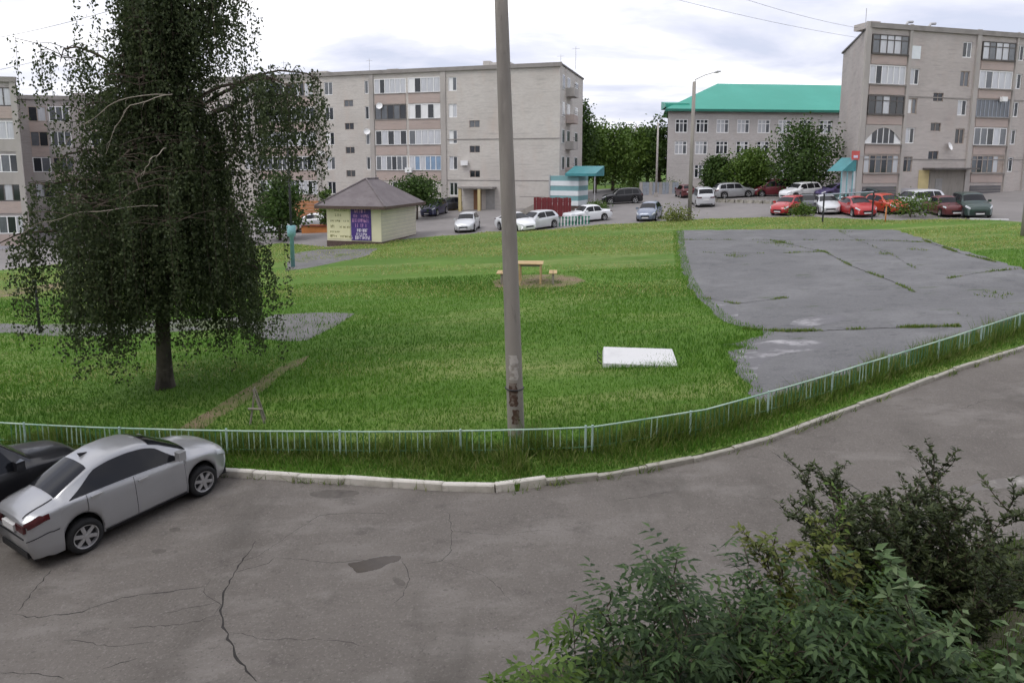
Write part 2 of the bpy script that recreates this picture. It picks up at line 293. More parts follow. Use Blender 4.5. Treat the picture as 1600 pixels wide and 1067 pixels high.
M['leaf_b'] = leaf_mat('mid_foliage', [(0.05, 0.095, 0.014), (0.085, 0.15, 0.022), (0.135, 0.21, 0.04)])
M['leaf_c'] = leaf_mat('bluish_foliage', [(0.024, 0.050, 0.016), (0.045, 0.088, 0.026), (0.095, 0.155, 0.055)])
M['leaf_d'] = leaf_mat('olive_foliage', [(0.032, 0.046, 0.018), (0.055, 0.076, 0.026), (0.095, 0.12, 0.045)])
M['leaf_e'] = leaf_mat('yellowish_foliage', [(0.09, 0.12, 0.025), (0.14, 0.17, 0.035), (0.2, 0.22, 0.06)])
M['leaf_f'] = leaf_mat('pale_leaf', [(0.06, 0.11, 0.04), (0.12, 0.19, 0.075), (0.22, 0.29, 0.15)])
M['grass'] = leaf_mat('grass_blades', [(0.072, 0.175, 0.016), (0.10, 0.235, 0.022), (0.13, 0.275, 0.030), (0.21, 0.33, 0.065)], trans=0.35)
M['grass_deep'] = leaf_mat('deep_grass_blades', [(0.045, 0.125, 0.012), (0.066, 0.17, 0.016), (0.092, 0.21, 0.022), (0.15, 0.25, 0.045)], trans=0.35)
M['grass_dry'] = leaf_mat('dry_grass_blades', [(0.20, 0.29, 0.05), (0.33, 0.37, 0.10), (0.50, 0.46, 0.23)], trans=0.35)
M['weed'] = leaf_mat('weed_blades', [(0.06, 0.115, 0.018), (0.105, 0.18, 0.028), (0.16, 0.24, 0.04), (0.30, 0.30, 0.12)], trans=0.3)
M['cable'] = mat('cable_black', (0.12, 0.12, 0.125), 0.6, 0, 1)
def paint(name, c, metal=0.0, rough=0.35): return mat('paint_' + name, c, rough, 0.05, 1.5, metal=metal, coat=0.6)

# ------------------------------------------------------------------ ground, roads, lawn
def struct(o): o['kind'] = 'structure'; return o
def jitter_line(pts, step, amp, seed=0):
    rg = random.Random(seed); o = []
    for (x0, y0), (x1, y1) in zip(pts, pts[1:]):
        L = math.hypot(x1 - x0, y1 - y0); n = max(1, int(L / step)); nx, ny = -(y1 - y0) / max(L, 1e-6), (x1 - x0) / max(L, 1e-6)
        for i in range(n):
            k = rg.uniform(-amp, amp) if i else rg.uniform(-amp, amp) * 0.5
            o.append((x0 + (x1 - x0) * i / n + nx * k, y0 + (y1 - y0) * i / n + ny * k))
    o.append(pts[-1]); return o
from mathutils.geometry import tessellate_polygon
def sheet(name, pts, dz, m, parent=None, skirt=0.0):
    vs_ = [Vector((x, y, SA * x + SB * y + dz)) for x, y in pts]
    tris = tessellate_polygon([[Vector((p.x, p.y, 0)) for p in vs_]])
    fs_ = []
    for t in tris:
        a, b, c = (vs_[i] for i in t)
        fs_.append(tuple(t) if (b - a).cross(c - a).z > 0 else tuple(reversed(t)))
    if skirt:
        n = len(vs_); vs_ = vs_ + [v - Vector((0, 0, skirt)) for v in vs_]
        fs_ += [(i, (i + 1) % n, n + (i + 1) % n, n + i) for i in range(n)]
    mb = MB(); mb.add(vs_, fs_); return mb.build(name, m, parent)
mb = MB(); xs = [-900, -300, -95, -60, -30, 0, 30, 60, 95, 300, 900]; ys = [-300, -60, -12, 20, 60, 100, 140, 300, 1200]
mb.add([(x, y, gz(x, y) - 0.03) for y in ys for x in xs], [(j * len(xs) + i, j * len(xs) + i + 1, (j + 1) * len(xs) + i + 1, (j + 1) * len(xs) + i) for j in range(len(ys) - 1) for i in range(len(xs) - 1)])
struct(mb.build('ground', M['lawn']))

KERB = [(-33.05, 19.81), (-11.70, 14.20)] + [gp(*p) for p in ((345, 742), (500, 752), (700, 765), (808, 768), (850, 757), (960, 745), (1090, 720), (1200, 690), (1300, 652), (1400, 615), (1500, 578), (1600, 545))] + [(21.64, 22.33), (41.5, 34.4)]
FENCE_L = [(-25.31, 19.42), (-11.90, 15.06), (-8.10, 14.24), (-6.15, 13.99), (-3.13, 13.55), (0.00, 13.26), (1.66, 13.25)]
FENCE_R = [(1.66, 13.25)] + [gp(*p) for p in ((1090, 690), (1200, 658), (1330, 615), (1460, 572), (1600, 522))] + [(21.64, 23.68), (33.57, 29.96)]
road = struct(sheet('road', KERB + [(60, 44), (60, -10), (-34, -10)], 0.004, M['asphalt']))
struct(sheet('parking_lot', [(-75, 38), (75, 38), (75, 92), (20, 100), (-75, 92)], 0.003, M['asphalt_far']))
far_edge = [gp(*p) for p in ((1750, 362), (1600, 350), (1500, 345), (1400, 347), (1240, 341), (1060, 346), (1000, 351), (940, 353), (860, 361), (760, 365), (660, 374), (512, 389), (440, 382), (300, 398), (120, 412), (0, 425))] + [(-60, 46)]
LAWN = [(x, y + 0.05) for x, y in KERB] + [(60, 45)] + jitter_line(far_edge, 1.2, 0.25, 3) + [(-60, 27)]
struct(sheet('lawn', LAWN, 0.12, M['lawn'], skirt=0.16))
court_px = [(1060, 363), (1230, 361), (1395, 362), (1440, 376), (1520, 400), (1600, 425), (1720, 470)]
court_w = [gp(*p) for p in court_px] + [(20.16, 24.16)] + [(x + 0.1, y + 0.55) for x, y in FENCE_R[5:0:-1]][:4] + \
          [gp(*p) for p in ((1172, 622), (1160, 600), (1148, 575), (1140, 556), (1175, 548), (1128, 545), (1190, 530), (1192, 522), (1150, 514), (1118, 496), (1105, 482), (1088, 470), (1084, 462), (1070, 435), (1062, 400))]
COURT = jitter_line(court_w + [court_w[0]], 0.45, 0.16, 5)[:-1]
court = struct(sheet('sports_court', COURT, 0.128, M['court']))
PATHS = []
def path(name, px, m, dz=0.124, amp=0.12):
    pts = [gp(*p, 0.1) for p in px]; pts = jitter_line(pts + [pts[0]], 0.6, amp, len(PATHS))[:-1]; PATHS.append(pts)
    return struct(sheet(name, pts, dz, m))
path('gravel_patch', [(395, 508), (430, 492), (500, 489), (556, 491), (520, 512), (480, 533), (440, 534), (400, 527)], M['gravel'])
path('asphalt_patch', [(452, 398), (500, 390), (512, 390), (590, 389), (575, 400), (520, 412), (470, 421), (445, 424)], M['gravel'])
path('dirt_path', [(482, 556), (470, 570), (420, 604), (365, 640), (318, 671), (280, 671), (330, 640), (390, 604), (440, 575)], M['dirt'])
path('gravel_path', [(-40, 505), (60, 508), (150, 506), (260, 500), (400, 496), (400, 512), (250, 520), (130, 527), (60, 524), (-40, 520)], M['gravel'])
path('footpath', [(-60, 458), (40, 450), (110, 440), (200, 428), (300, 418), (300, 423), (200, 435), (110, 449), (40, 461), (-60, 470)], M['dirt'])
path('worn_ground', [(770, 440), (800, 432), (850, 430), (900, 432), (915, 440), (880, 449), (820, 452), (775, 450)], M['dirt'])
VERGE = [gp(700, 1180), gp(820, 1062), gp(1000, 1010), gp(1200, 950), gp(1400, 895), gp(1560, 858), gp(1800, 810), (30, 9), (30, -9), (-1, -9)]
M['soil'] = layered('shaded_soil', (0.055, 0.05, 0.032), [((0.04, 0.06, 0.018), 1.2, 0.45, 0.65, 0.8, None), ((0.09, 0.075, 0.05), 5, 0.52, 0.7, 0.6, None)], bump=0.8)  # dark soil, with the shade under the shrubs put into its colour
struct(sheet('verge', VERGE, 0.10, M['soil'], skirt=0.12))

# cracks, puddle and stains lie on the road
def ribbon(name, px, width, m, parent, dz, seed, closed=False):
    rg = random.Random(seed); pts = jitter_line([gp(*p) for p in px], 0.09, 0.022, seed)
    L, Rr = [], []
    for i, p in enumerate(pts):
        q0, q1 = pts[max(i - 1, 0)], pts[min(i + 1, len(pts) - 1)]; d = math.hypot(q1[0] - q0[0], q1[1] - q0[1]) or 1
        nx, ny = -(q1[1] - q0[1]) / d, (q1[0] - q0[0]) / d; t = i / max(1, len(pts) - 1)
        w_ = width * 0.62 * (0.35 + rg.random() * 0.9) * min(1, 6 * t + 0.25, 6 * (1 - t) + 0.25)
        L.append((p[0] + nx * w_, p[1] + ny * w_)); Rr.append((p[0] - nx * w_, p[1] - ny * w_))
    z = lambda p: (p[0], p[1], SA * p[0] + SB * p[1] + dz)
    mb = MB(); n = len(pts); mb.add([z(p) for p in L] + [z(p) for p in Rr], [(i + n, i + n + 1, i + 1, i) for i in range(n - 1)])
    return mb.build(name, m, parent)
CR = [([(402, 1064), (372, 1030), (352, 985), (345, 960), (350, 925), (365, 895), (400, 845)], 0.026),
      ([(320, 916), (250, 926), (190, 934), (130, 955), (60, 965), (20, 960)], 0.016), ([(345, 960), (290, 975), (200, 980)], 0.009),
      ([(330, 890), (400, 870), (460, 830), (500, 805), (560, 801), (620, 803)], 0.008), ([(80, 890), (55, 920), (28, 955)], 0.014),
      ([(700, 800), (706, 830), (705, 860), (690, 876), (650, 882)], 0.008), ([(430, 870), (520, 880), (600, 872)], 0.007),
      ([(1205, 706), (1240, 728), (1290, 742), (1330, 758), (1352, 775)], 0.022), ([(0, 1050), (60, 1052), (100, 1060)], 0.012),
      ([(160, 1045), (215, 1028)], 0.012), ([(330, 905), (318, 925), (345, 945), (335, 960)], 0.008), ([(960, 782), (1010, 775), (1060, 766)], 0.012), ([(352, 985), (420, 1000), (500, 998), (580, 1010)], 0.006), ([(365, 895), (420, 880), (430, 870)], 0.01), ([(345, 940), (300, 948), (250, 960)], 0.006), ([(706, 830), (780, 836), (850, 828), (900, 835)], 0.005), ([(100, 1000), (180, 1010), (240, 1003)], 0.007), ([(628, 872), (640, 905), (630, 930), (612, 945)], 0.008), ([(690, 876), (760, 900), (800, 940)], 0.005), ([(1352, 775), (1330, 800), (1290, 820)], 0.008), ([(1500, 640), (1540, 625), (1580, 628)], 0.008)]
for i, (p, wd) in enumerate(CR): ribbon('crack', p, wd, M['crack'], road, 0.005, 20 + i)
def chaikin(p, n=3):
    for _ in range(n): p = [q for a, b in zip(p, p[1:] + p[:1]) for q in ((a[0] * .75 + b[0] * .25, a[1] * .75 + b[1] * .25), (a[0] * .25 + b[0] * .75, a[1] * .25 + b[1] * .75))]
    return p
def blot(name, px, m, parent, dz, seed):
    pts = chaikin([gp(*p) for p in px]); pts = jitter_line(pts + [pts[0]], 0.05, 0.012, seed)[:-1]
    return sheet(name, pts, dz, m, parent)
blot('puddle', [(540, 880), (560, 878), (585, 871), (612, 868), (629, 868), (624, 877), (606, 880), (596, 888), (575, 893), (556, 896), (552, 888)], M['puddle'], road, 0.0055, 1)
for i, px in enumerate(([(612, 900), (625, 903), (636, 912), (628, 917), (615, 910)], [(478, 770), (520, 764), (570, 768), (545, 778), (495, 779)], [(1005, 775), (1030, 768), (1040, 775), (1020, 781)], [(1040, 768), (1060, 764), (1062, 769), (1046, 772)], [(262, 826), (280, 823), (284, 829), (268, 832)], [(236, 858), (262, 858), (255, 865), (238, 865)])):
    blot('stain', px, M['stain'], road, 0.0052, 30 + i)
M['worn'] = layered('worn_concrete', (0.17, 0.157, 0.146), [((0.40, 0.38, 0.35), 2.2, 0.45, 0.62, 0.9, None)], bump=0.4)
blot('worn_strip', [(1495, 768), (1535, 752), (1600, 742), (1680, 735), (1680, 752), (1600, 760), (1540, 766)], M['worn'], road, 0.0055, 44)
# grass-filled joints and pale salt marks on the court
JOINTS = (([(1160, 520), (1230, 524), (1300, 522), (1400, 518), (1500, 516)], 0.05, 1500), ([(1200, 378), (1290, 398), (1330, 420), (1395, 445), (1430, 462)], 0.05, 900), ([(1060, 378), (1200, 378), (1400, 380), (1470, 384)], 0.035, 500), ([(1080, 398), (1210, 400), (1290, 397)], 0.035, 350), ([(1480, 440), (1535, 430), (1600, 424)], 0.035, 260), ([(1440, 378), (1500, 400), (1560, 415)], 0.06, 800), ([(1100, 470), (1150, 480), (1230, 470)], 0.03, 300), ([(1310, 363), (1325, 372), (1390, 400), (1440, 430)], 0.02, 160))
for i, (p, wd, n_) in enumerate(JOINTS): ribbon('grassy_joint', p, wd, M['crack'], court, 0.134, 50 + i)
M['salt'] = layered('pale_efflorescence', (0.165, 0.163, 0.17), [((0.40, 0.39, 0.40), 1.1, 0.50, 0.66, 0.9, (0.7, 1.5, 1)), ((0.15, 0.148, 0.155), 5, 0.5, 0.62, 0.8, None)], bump=0.3)
for i, px in enumerate(([(1115, 478), (1140, 480), (1155, 492), (1150, 508), (1125, 498)], [(1145, 552), (1210, 535), (1300, 540), (1290, 552), (1210, 560), (1180, 582), (1185, 600), (1170, 606), (1155, 580)], [(1230, 508), (1290, 496), (1330, 500), (1300, 512), (1240, 518)])):
    blot('pale_mark', px, M['salt'], court, 0.1325, 70 + i)

# ------------------------------------------------------------------ kerb stones
kerb = bpy.data.objects.new('kerb', None); COL.objects.link(kerb); kerb['kind'] = 'structure'
def resample(poly, step):
    o = []; acc = 0.0
    for (x0, y0), (x1, y1) in zip(poly, poly[1:]):
        L = math.hypot(x1 - x0, y1 - y0); s_ = acc
        while s_ < L: o.append((x0 + (x1 - x0) * s_ / L, y0 + (y1 - y0) * s_ / L)); s_ += step
        acc = s_ - L
    return o
stone_me = MB()
bv = 0.02
pr = [(-0.07, -0.12), (0.07, -0.12), (0.07, 0.13), (0.05, 0.15), (-0.05, 0.15), (-0.07, 0.13)]
stone_me.add([(x, y, z) for x in (-0.5, 0.5) for y, z in pr], [tuple(range(5, -1, -1)), tuple(range(6, 12))] + [(i, (i + 1) % 6, 6 + (i + 1) % 6, 6 + i) for i in range(6)])
stone_me = stone_me.mesh('kerb_stone')
kp = resample(KERB, 1.02); rg = random.Random(4)
for (x0, y0), (x1, y1) in zip(kp, kp[1:]):
    mx, my = (x0 + x1) / 2, (y0 + y1) / 2
    if mx < -16 or mx > 24: continue
    o = link('kerb_stone', stone_me, kerb, (mx, my, gz(mx, my) + rg.uniform(-0.035, 0.0)), 0, M['whitewash'] if mx < 0.2 else M['kerb'])
    o.rotation_euler = (rg.uniform(-.06, .06), -math.atan(SA) + rg.uniform(-.015, .015), math.atan2(y1 - y0, x1 - x0) + rg.uniform(-.015, .015))
    o.scale = (math.hypot(x1 - x0, y1 - y0) * 0.995, 1 if mx < 0.2 else 0.8, 1.12 if mx < 0.2 else 0.85)

# ------------------------------------------------------------------ low metal fence
def fence(name, label, line, posts_every, first, seed):
    rg = random.Random(seed); root = thing(name, label, 'fence', G(*line[0]))
    o0 = root.location
    pk = MB().box(-.009, .009, -.009, .009, 0, 1).mesh('picket'); ps = MB(); ps.tube([(0, 0, 0), (0, 0, 1)], 0.024, 8); ps = ps.mesh('post')
    pts = resample(line, 0.13); n = 0
    for i, (x, y) in enumerate(pts):
        if i % posts_every == first:
            c = link('post', ps, root, G(x, y, 0.02) - o0, 0, M['post']); c.scale = (1, 1, 0.70)
        elif n < 290 and rg.random() > 0.08:
            c = link('picket', pk, root, G(x, y, 0.10) - o0, 0, M['rail'] if rg.random() < (.55 if seed == 1 else .22) else M['picket']); c.scale = (1, 1, 0.57); c.rotation_euler = (rg.uniform(-.03, .03), rg.uniform(-.03, .03), 0); n += 1
    for dz in (0.68, 0.26):
        seg = resample(line, 2.6) + [line[-1]]
        for a, b in zip(seg, seg[1:]):
            r_ = MB(); r_.tube([G(*a, dz) - o0, G((a[0] + b[0]) / 2, (a[1] + b[1]) / 2, dz - rg.uniform(0, .015)) - o0, G(*b, dz) - o0], 0.02 if dz > 0.5 else 0.011, 6)
            r_.build('rail', M['rail'] if dz > .5 else M['picket'], root)
    return root
fence('metal_fence', 'low pale green picket fence behind the whitewashed kerb, left of the concrete pole', [(-17.06, 16.69)] + FENCE_L[1:], 20, 6, 1)
fence('metal_fence', 'low green picket fence climbing right along the court and curving road', FENCE_R[:-1], 17, 0, 2)

# ------------------------------------------------------------------ the big concrete pole by the fence
bx, by = 0.10, 14.3
pole = thing('concrete_pole', 'tall tapering grey concrete pole standing behind the low fence', 'pole', G(bx, by))
pz = lambda z: (-0.034 * z, 0, z)
zs = [-0.3, 0.05, 0.6, 1.5, 3, 5, 7, 9, 11.5]
pm = MB(); pm.tube([pz(z) for z in zs], [0.192 - 0.0060 * max(z, 0) for z in zs], 24); pm.build('shaft', M['concrete'], pole, smooth=True)
def pole_patch(name, m, z0, z1, a0, a1, off, seed):
    rg = random.Random(seed); q = MB(); n, k = 10, 8; vs_ = []
    for j in range(k + 1):
        z = z0 + (z1 - z0) * j / k; w0 = a0 + rg.uniform(0, .25); w1 = a1 - rg.uniform(0, .25)
        for i in range(n + 1):
            a = w0 + (w1 - w0) * i / n; r_ = 0.192 - 0.0060 * z + off
            vs_.append((-0.034 * z + r_ * math.cos(a), r_ * math.sin(a), z))
    q.add(vs_, [(j * (n + 1) + i, j * (n + 1) + i + 1, (j + 1) * (n + 1) + i + 1, (j + 1) * (n + 1) + i) for j in range(k) for i in range(n)])
    return q.build(name, m, pole, smooth=True)
M['torn'] = layered('torn_paper', (0.50, 0.47, 0.44), [((0.28, 0.25, 0.22), 6, 0.48, 0.6, 0.9, None)], bump=0.3)
M['rust'] = layered('scorched_patch', (0.09, 0.055, 0.04), [((0.25, 0.21, 0.18), 7, 0.5, 0.62, 0.9, None)], bump=0.4)
pole_patch('torn_notice', M['torn'], 1.45, 2.0, R(-130), R(-55), 0.004, 1)
pole_patch('scorched_patch', M['rust'], 0.85, 1.38, R(-140), R(-65), 0.004, 2)
pole_patch('scorched_patch', M['rust'], 0.45, 0.78, R(-120), R(-60), 0.004, 3)
q = MB(); q.tube([(-0.045 + 0.203 * math.cos(a), 0.203 * math.sin(a), 1.22) for a in [i * math.pi / 10 for i in range(21)]], 0.014, 6); q.build('strap', M['black_metal'], pole)

# ------------------------------------------------------------------ buildings
class Facade:
    """a wall plane: local x runs along it to the right, local y points away from the viewer."""
    def __init__(s, p0, p1):
        s.p0 = Vector((p0[0], p0[1])); d = Vector((p1[0] - p0[0], p1[1] - p0[1])); s.L = d.length; s.d = d / s.L
        s.ang = math.atan2(s.d.y, s.d.x); s.base = gz(*((s.p0 + d / 2)))
    def _t(s, px, py):
        x, f, d = ray(px, py); n = Vector((-s.d.y, s.d.x)); return n.dot(s.p0) / (n.x * x + n.y * f), x, f, d
    def u(s, px, py=262):
        t, x, f, d = s._t(px, py); return (Vector((t * x, t * f)) - s.p0).dot(s.d)
    def z(s, px, py):
        t, x, f, d = s._t(px, py); return CAM_H + d * t - s.base
    def root(s, name, label, cat='building'):
        return thing(name, label, cat, (s.p0.x, s.p0.y, s.base), s.ang)
def wall_mesh(W, z0, z1, ops, reveal=0.16):
    us = sorted({0.0, W} | {round(o[0], 4) for o in ops} | {round(o[1], 4) for o in ops}); zz = sorted({z0, z1} | {round(o[2], 4) for o in ops} | {round(o[3], 4) for o in ops})
    mb = MB(); iu = {u: i for i, u in enumerate(us)}; n = len(us)
    mb.v = [(u, 0, z) for z in zz for u in us]
    for j in range(len(zz) - 1):
        for i in range(n - 1):
            cu, cz = (us[i] + us[i + 1]) / 2, (zz[j] + zz[j + 1]) / 2
            if any(o[0] < cu < o[1] and o[2] < cz < o[3] for o in ops): continue
            mb.f.append((j * n + i, j * n + i + 1, (j + 1) * n + i + 1, (j + 1) * n + i))
    for a, b, c, d in [o[:4] for o in ops]:
        mb.add([(a, 0, c), (b, 0, c), (b, 0, d), (a, 0, d), (a, reveal, c), (b, reveal, c), (b, reveal, d), (a, reveal, d)], [(0, 4, 5, 1), (1, 5, 6, 2), (2, 6, 7, 3), (3, 7, 4, 0)])
    return mb
PANE = {}
def pane_mesh(m):
    if m.name not in PANE:
        q = MB().box(0, 1, 0, 0.02, 0, 1).mesh('pane'); q.materials.append(m); PANE[m.name] = q
    return PANE[m.name]
wr = random.Random(11)
def window(root, a, b, c, d, cols, fm, panes, y=0.06, bar=0.055, transom=None, name='window'):
    """one window: a frame with bars standing in the opening and a pane in each field."""
    mb = MB(); y0, y1 = y, y + 0.07
    mb.box(a, a + bar, y0, y1, c, d); mb.box(b - bar, b, y0, y1, c, d)
    mb.box(a + bar, b - bar, y0, y1, c, c + bar); mb.box(a + bar, b - bar, y0, y1, d - bar, d)
    wd = (b - a - bar) / cols
    zsplit = [c + bar, d - bar] if not transom else [c + bar, c + (d - c) * transom, d - bar]
    for i in range(1, cols): mb.box(a + wd * i, a + wd * i + bar, y0 + .004, y1, c + bar, d - bar)
    if transom: mb.box(a + bar, b - bar, y0 + .008, y1 - .004, zsplit[1] - bar / 2, zsplit[1] + bar / 2)
    f = mb.build(name, fm, root)
    for i in range(cols):
        for z0, z1 in zip(zsplit, zsplit[1:]):
            p = link('pane', pane_mesh(M[panes[i % len(panes)] if not isinstance(panes, str) else panes]), f, (a + wd * i + bar * .5, y + 0.04, z0 - .01)); p.scale = (wd, 1, z1 - z0 + .02)
    return f
def part(root, name, m, *b):
    mb = MB()
    for q in b: mb.box(*q)
    return mb.build(name, m, root)
def shell(root, W, D, z0, z1, ops, m, lx=0.0, rx=0.0):
    """lx, rx: how far the rear corners stand to the right of a square plan."""
    wall_mesh(W, z0, z1, ops).build('wall', m, root); A0, B0 = lx, W + rx
    e = MB(); e.add([(W, 0, z0), (B0, D, z0), (B0, D, z1), (W, 0, z1)], [(0, 1, 2, 3)]); e.build('end_wall', m, root)
    e = MB(); e.add([(A0, D, z0), (0, 0, z0), (0, 0, z1), (A0, D, z1)], [(0, 1, 2, 3)]); e.build('end_wall', m, root)
    e = MB(); e.add([(B0, D, z0), (A0, D, z0), (A0, D, z1), (B0, D, z1)], [(0, 1, 2, 3)]); e.build('rear_wall', m, root)
    e = MB(); c = [(-.12, -.15), (W + .12, -.15), (B0 + .12, D + .15), (A0 - .12, D + .15)]
    e.add([(x, y, z1) for x, y in c] + [(x, y, z1 + .16) for x, y in c], [(3, 2, 1, 0), (4, 5, 6, 7)] + [(i, (i + 1) % 4, 4 + (i + 1) % 4, 4 + i) for i in range(4)]); e.build('roof', M['roofing'], root)
def rear_offset(F_, u, D, px):
    """local x offset at which the rear corner of the end at u comes to stand in line with a picture column."""
    n = Vector((-F_.d.y, F_.d.x)); r0 = F_.p0 + n * D; x, f, d = ray(px, 262); k = Vector((x, f)).normalized(); pk = Vector((-k.y, k.x))
    return -(pk.dot(r0)) / pk.dot(F_.d) - u
def glz(r, n):
    k = r.random(); base = ['glass0', 'glass1', 'glass2', 'glass2'] if k < .6 else (['glass2'] * 3 + ['glass0'] if k < .85 else ['glass1', 'glass3', 'glass0'])
    return [r.choice(base) for _ in range(n)]

# --- the long five-storey block in the middle
def line_pt(px, Y): x, f, d = ray(px, 262); return (x / f * Y, Y)
FC = Facade(line_pt(325, 85.0), line_pt(874, 72.3))
cb = FC.root('apartment_block', 'long five-storey grey brick block behind the small kiosk')
W = FC.L; ZR = FC.z(800, 104); FLH = 2.86; zf = [FC.z(640, 295) + FLH * i for i in range(5)]
def pxspan(F_, a, b): return F_.u(a), F_.u(b)
ops = []; wins = []
logs = [(588, 637), (640, 690), (405, 449), (452, 495)]
for li, (a, b) in enumerate(logs):
    for k in range(5):
        if k == 0 and li < 2: continue
        u0, u1 = pxspan(FC, a, b); ops.append((u0, u1, zf[k] - .80, zf[k] + .85)); wins.append(('log', li, k))
for (a, b, ks) in ((702, 715, (0, 1, 2, 3, 4)), (573, 584, (0, 1, 2, 3, 4)), (511, 524, (0, 1, 2, 3, 4)), (383, 396, (1, 2, 3, 4)), (652, 668, (0,)), (612, 628, (0,))):
    for k in ks:
        u0, u1 = pxspan(FC, a, b); ops.append((u0, u1, zf[k] - .72, zf[k] + .75)); wins.append(('nar', a, k))
zst = [FC.z(742, y) for y in (272, 233.5, 194, 156)]
for (a, b) in ((734, 750), (541, 555), (355, 368)):
    for k in range(4):
        if a == 734 and k == 3: continue
        u0, u1 = pxspan(FC, a, b); ops.append((u0, u1, zst[k] - .38, zst[k] + .38)); wins.append(('stair', a, k))
shell(cb, W, 13.0, -2.0, ZR, ops, M['brick_c'])
style = {(0, 4): ('frame_w', ['glass2', 'glass0', 'glass2', 'glass2', 'glass2', 'glass2']), (1, 4): ('frame_w', ['frame_w', 'glass0', 'glass2', 'glass2', 'glass2']), (0, 3): ('frame_d', ['glass1', 'glass1', 'glass0', 'glass1', 'glass0']), (1, 3): ('frame_w', ['frame_w', 'glass0', 'frame_w', 'glass0', 'frame_w']),
         (0, 2): ('frame_w', ['glass0', 'glass2', 'glass0', 'glass2', 'glass0']), (1, 2): ('frame_w', ['glass1', 'glass2', 'glass2', 'glass2', 'glass2']), (0, 1): ('frame_w', ['glass1', 'glass2', 'glass1', 'glass0', 'glass1', 'glass1']), (1, 1): ('frame_w', ['glass2', 'glass3', 'glass2', 'glass3', 'glass3', 'glass3'])}
for (kind, a, k), o in zip(wins, ops):
    if kind == 'log':
        fm, pn = style.get((a, k), (wr.choice(['frame_w', 'frame_b', 'frame_w', 'frame_d']), glz(wr, 6)))
        window(cb, *o[:4], len(pn), M[fm], pn, y=-0.02, bar=0.09, name='loggia_window')
        part(cb, 'parapet', M['parapet'], (o[0] + .05, o[1] - .05, -0.06, 0.0 - .002, o[2] - FLH + 1.72, o[2] - .04))
        part(cb, 'sill', M['belt'], (o[0] - .02, o[1] + .02, -0.12, -.065, o[2] - .05, o[2] + .03))
    elif kind == 'nar': window(cb, *o[:4], 2, M['frame_w'], [wr.choice(['glass0', 'glass1', 'glass2', 'frame_w']), wr.choice(['glass0', 'glass1', 'glass2'])], bar=0.075)
    else: window(cb, *o[:4], 2, M['frame_b'], [wr.choice(['glass0', 'glass0', 'glass1'])], bar=0.05)
for a, b in ((690, 698), (580.5, 587), (496, 502), (398, 404)):
    u0, u1 = pxspan(FC, a, b); part(cb, 'pier', M['pier'], (u0, u1, -0.14, -.003, -1.5, ZR + .05))
for y in (225,):
    zb = FC.z(742, 218); part(cb, 'belt_course', M['belt'], (FC.u(699), W, -0.03, -.002, zb - .06, zb + .06))
zb = FC.z(742, 282); part(cb, 'belt_course', M['belt'], (FC.u(699), W, -0.03, -.002, zb - .05, zb + .05))
part(cb, 'cornice', M['belt'], (-.2, W + .2, -0.22, -.003, ZR - .22, ZR + .2))
# entrance under its canopy
u0, u1 = pxspan(FC, 722, 776); ze = FC.z(742, 293)
part(cb, 'canopy', M['belt'], (u0, u1, -1.6, -.004, ze - .1, ze + .1))
part(cb, 'canopy_post', M['yellow_post'], (FC.u(753), FC.u(757), -1.55, -1.25, -1.5, ze - .1)); part(cb, 'canopy_post', M['yellow_post'], (u0 + .1, u0 + .4, -1.55, -1.25, -1.5, ze - .1))
d = part(cb, 'door', M['brown_door'], (FC.u(740), FC.u(752), -.08, -.005, -.6, FC.z(742, 297))); part(d, 'handle', M['steel'], (FC.u(750), FC.u(751), -.13, -.08, .4, .6))
d = part(cb, 'door', M['grey_door'], (FC.u(759), FC.u(773), -.08, -.005, -.6, FC.z(742, 297))); part(d, 'handle', M['steel'], (FC.u(760), FC.u(761), -.13, -.08, .4, .6))
part(cb, 'plinth', M['yellow_post'], (FC.u(700), FC.u(722), -.05, -.006, -1.5, .9))
# roof: hatches, vents, aerials; air conditioners and dishes on the wall
for px, w_, h_ in ((752, 2.4, .8), (742, .8, 1.0), (665, 1.0, .5), (590, 1.4, .6), (470, 2.2, .7), (365, 1.4, .8)):
    u = FC.u(px); part(cb, 'roof_hatch', M['brick_c'], (u, u + w_, 3, 5, ZR + .16, ZR + .16 + h_))
for px, h_ in ((762, 2.8), (886, 2.4), (862, 1.6), (556, 2.2), (420, 2.5)):
    u = FC.u(px); q = MB(); q.tube([(u, 4, ZR), (u, 4, ZR + h_)], .025, 5); q.tube([(u - .4, 4, ZR + h_ * .9), (u + .4, 4, ZR + h_ * .9)], .015, 5); q.build('aerial', M['steel'], cb)
for px, py in ((727, 255), (505, 240), (640, 266)):
    u, z = FC.u(px), FC.z(px, py); part(cb, 'air_conditioner', M['frame_w'], (u - .4, u + .4, -.42, -.12, z - .27, z + .27))
dish = MB(); dish.lathe_y([(0.02, .12), (.2, .09), (.36, 0.0), (.38, -.02)], 14)
for px, py in ((597, 166), (577, 206)):
    o = dish.build('satellite_dish', M['frame_w'], cb, (FC.u(px), -.3, FC.z(px, py))); o.rotation_euler = (R(-20), 0, R(20))
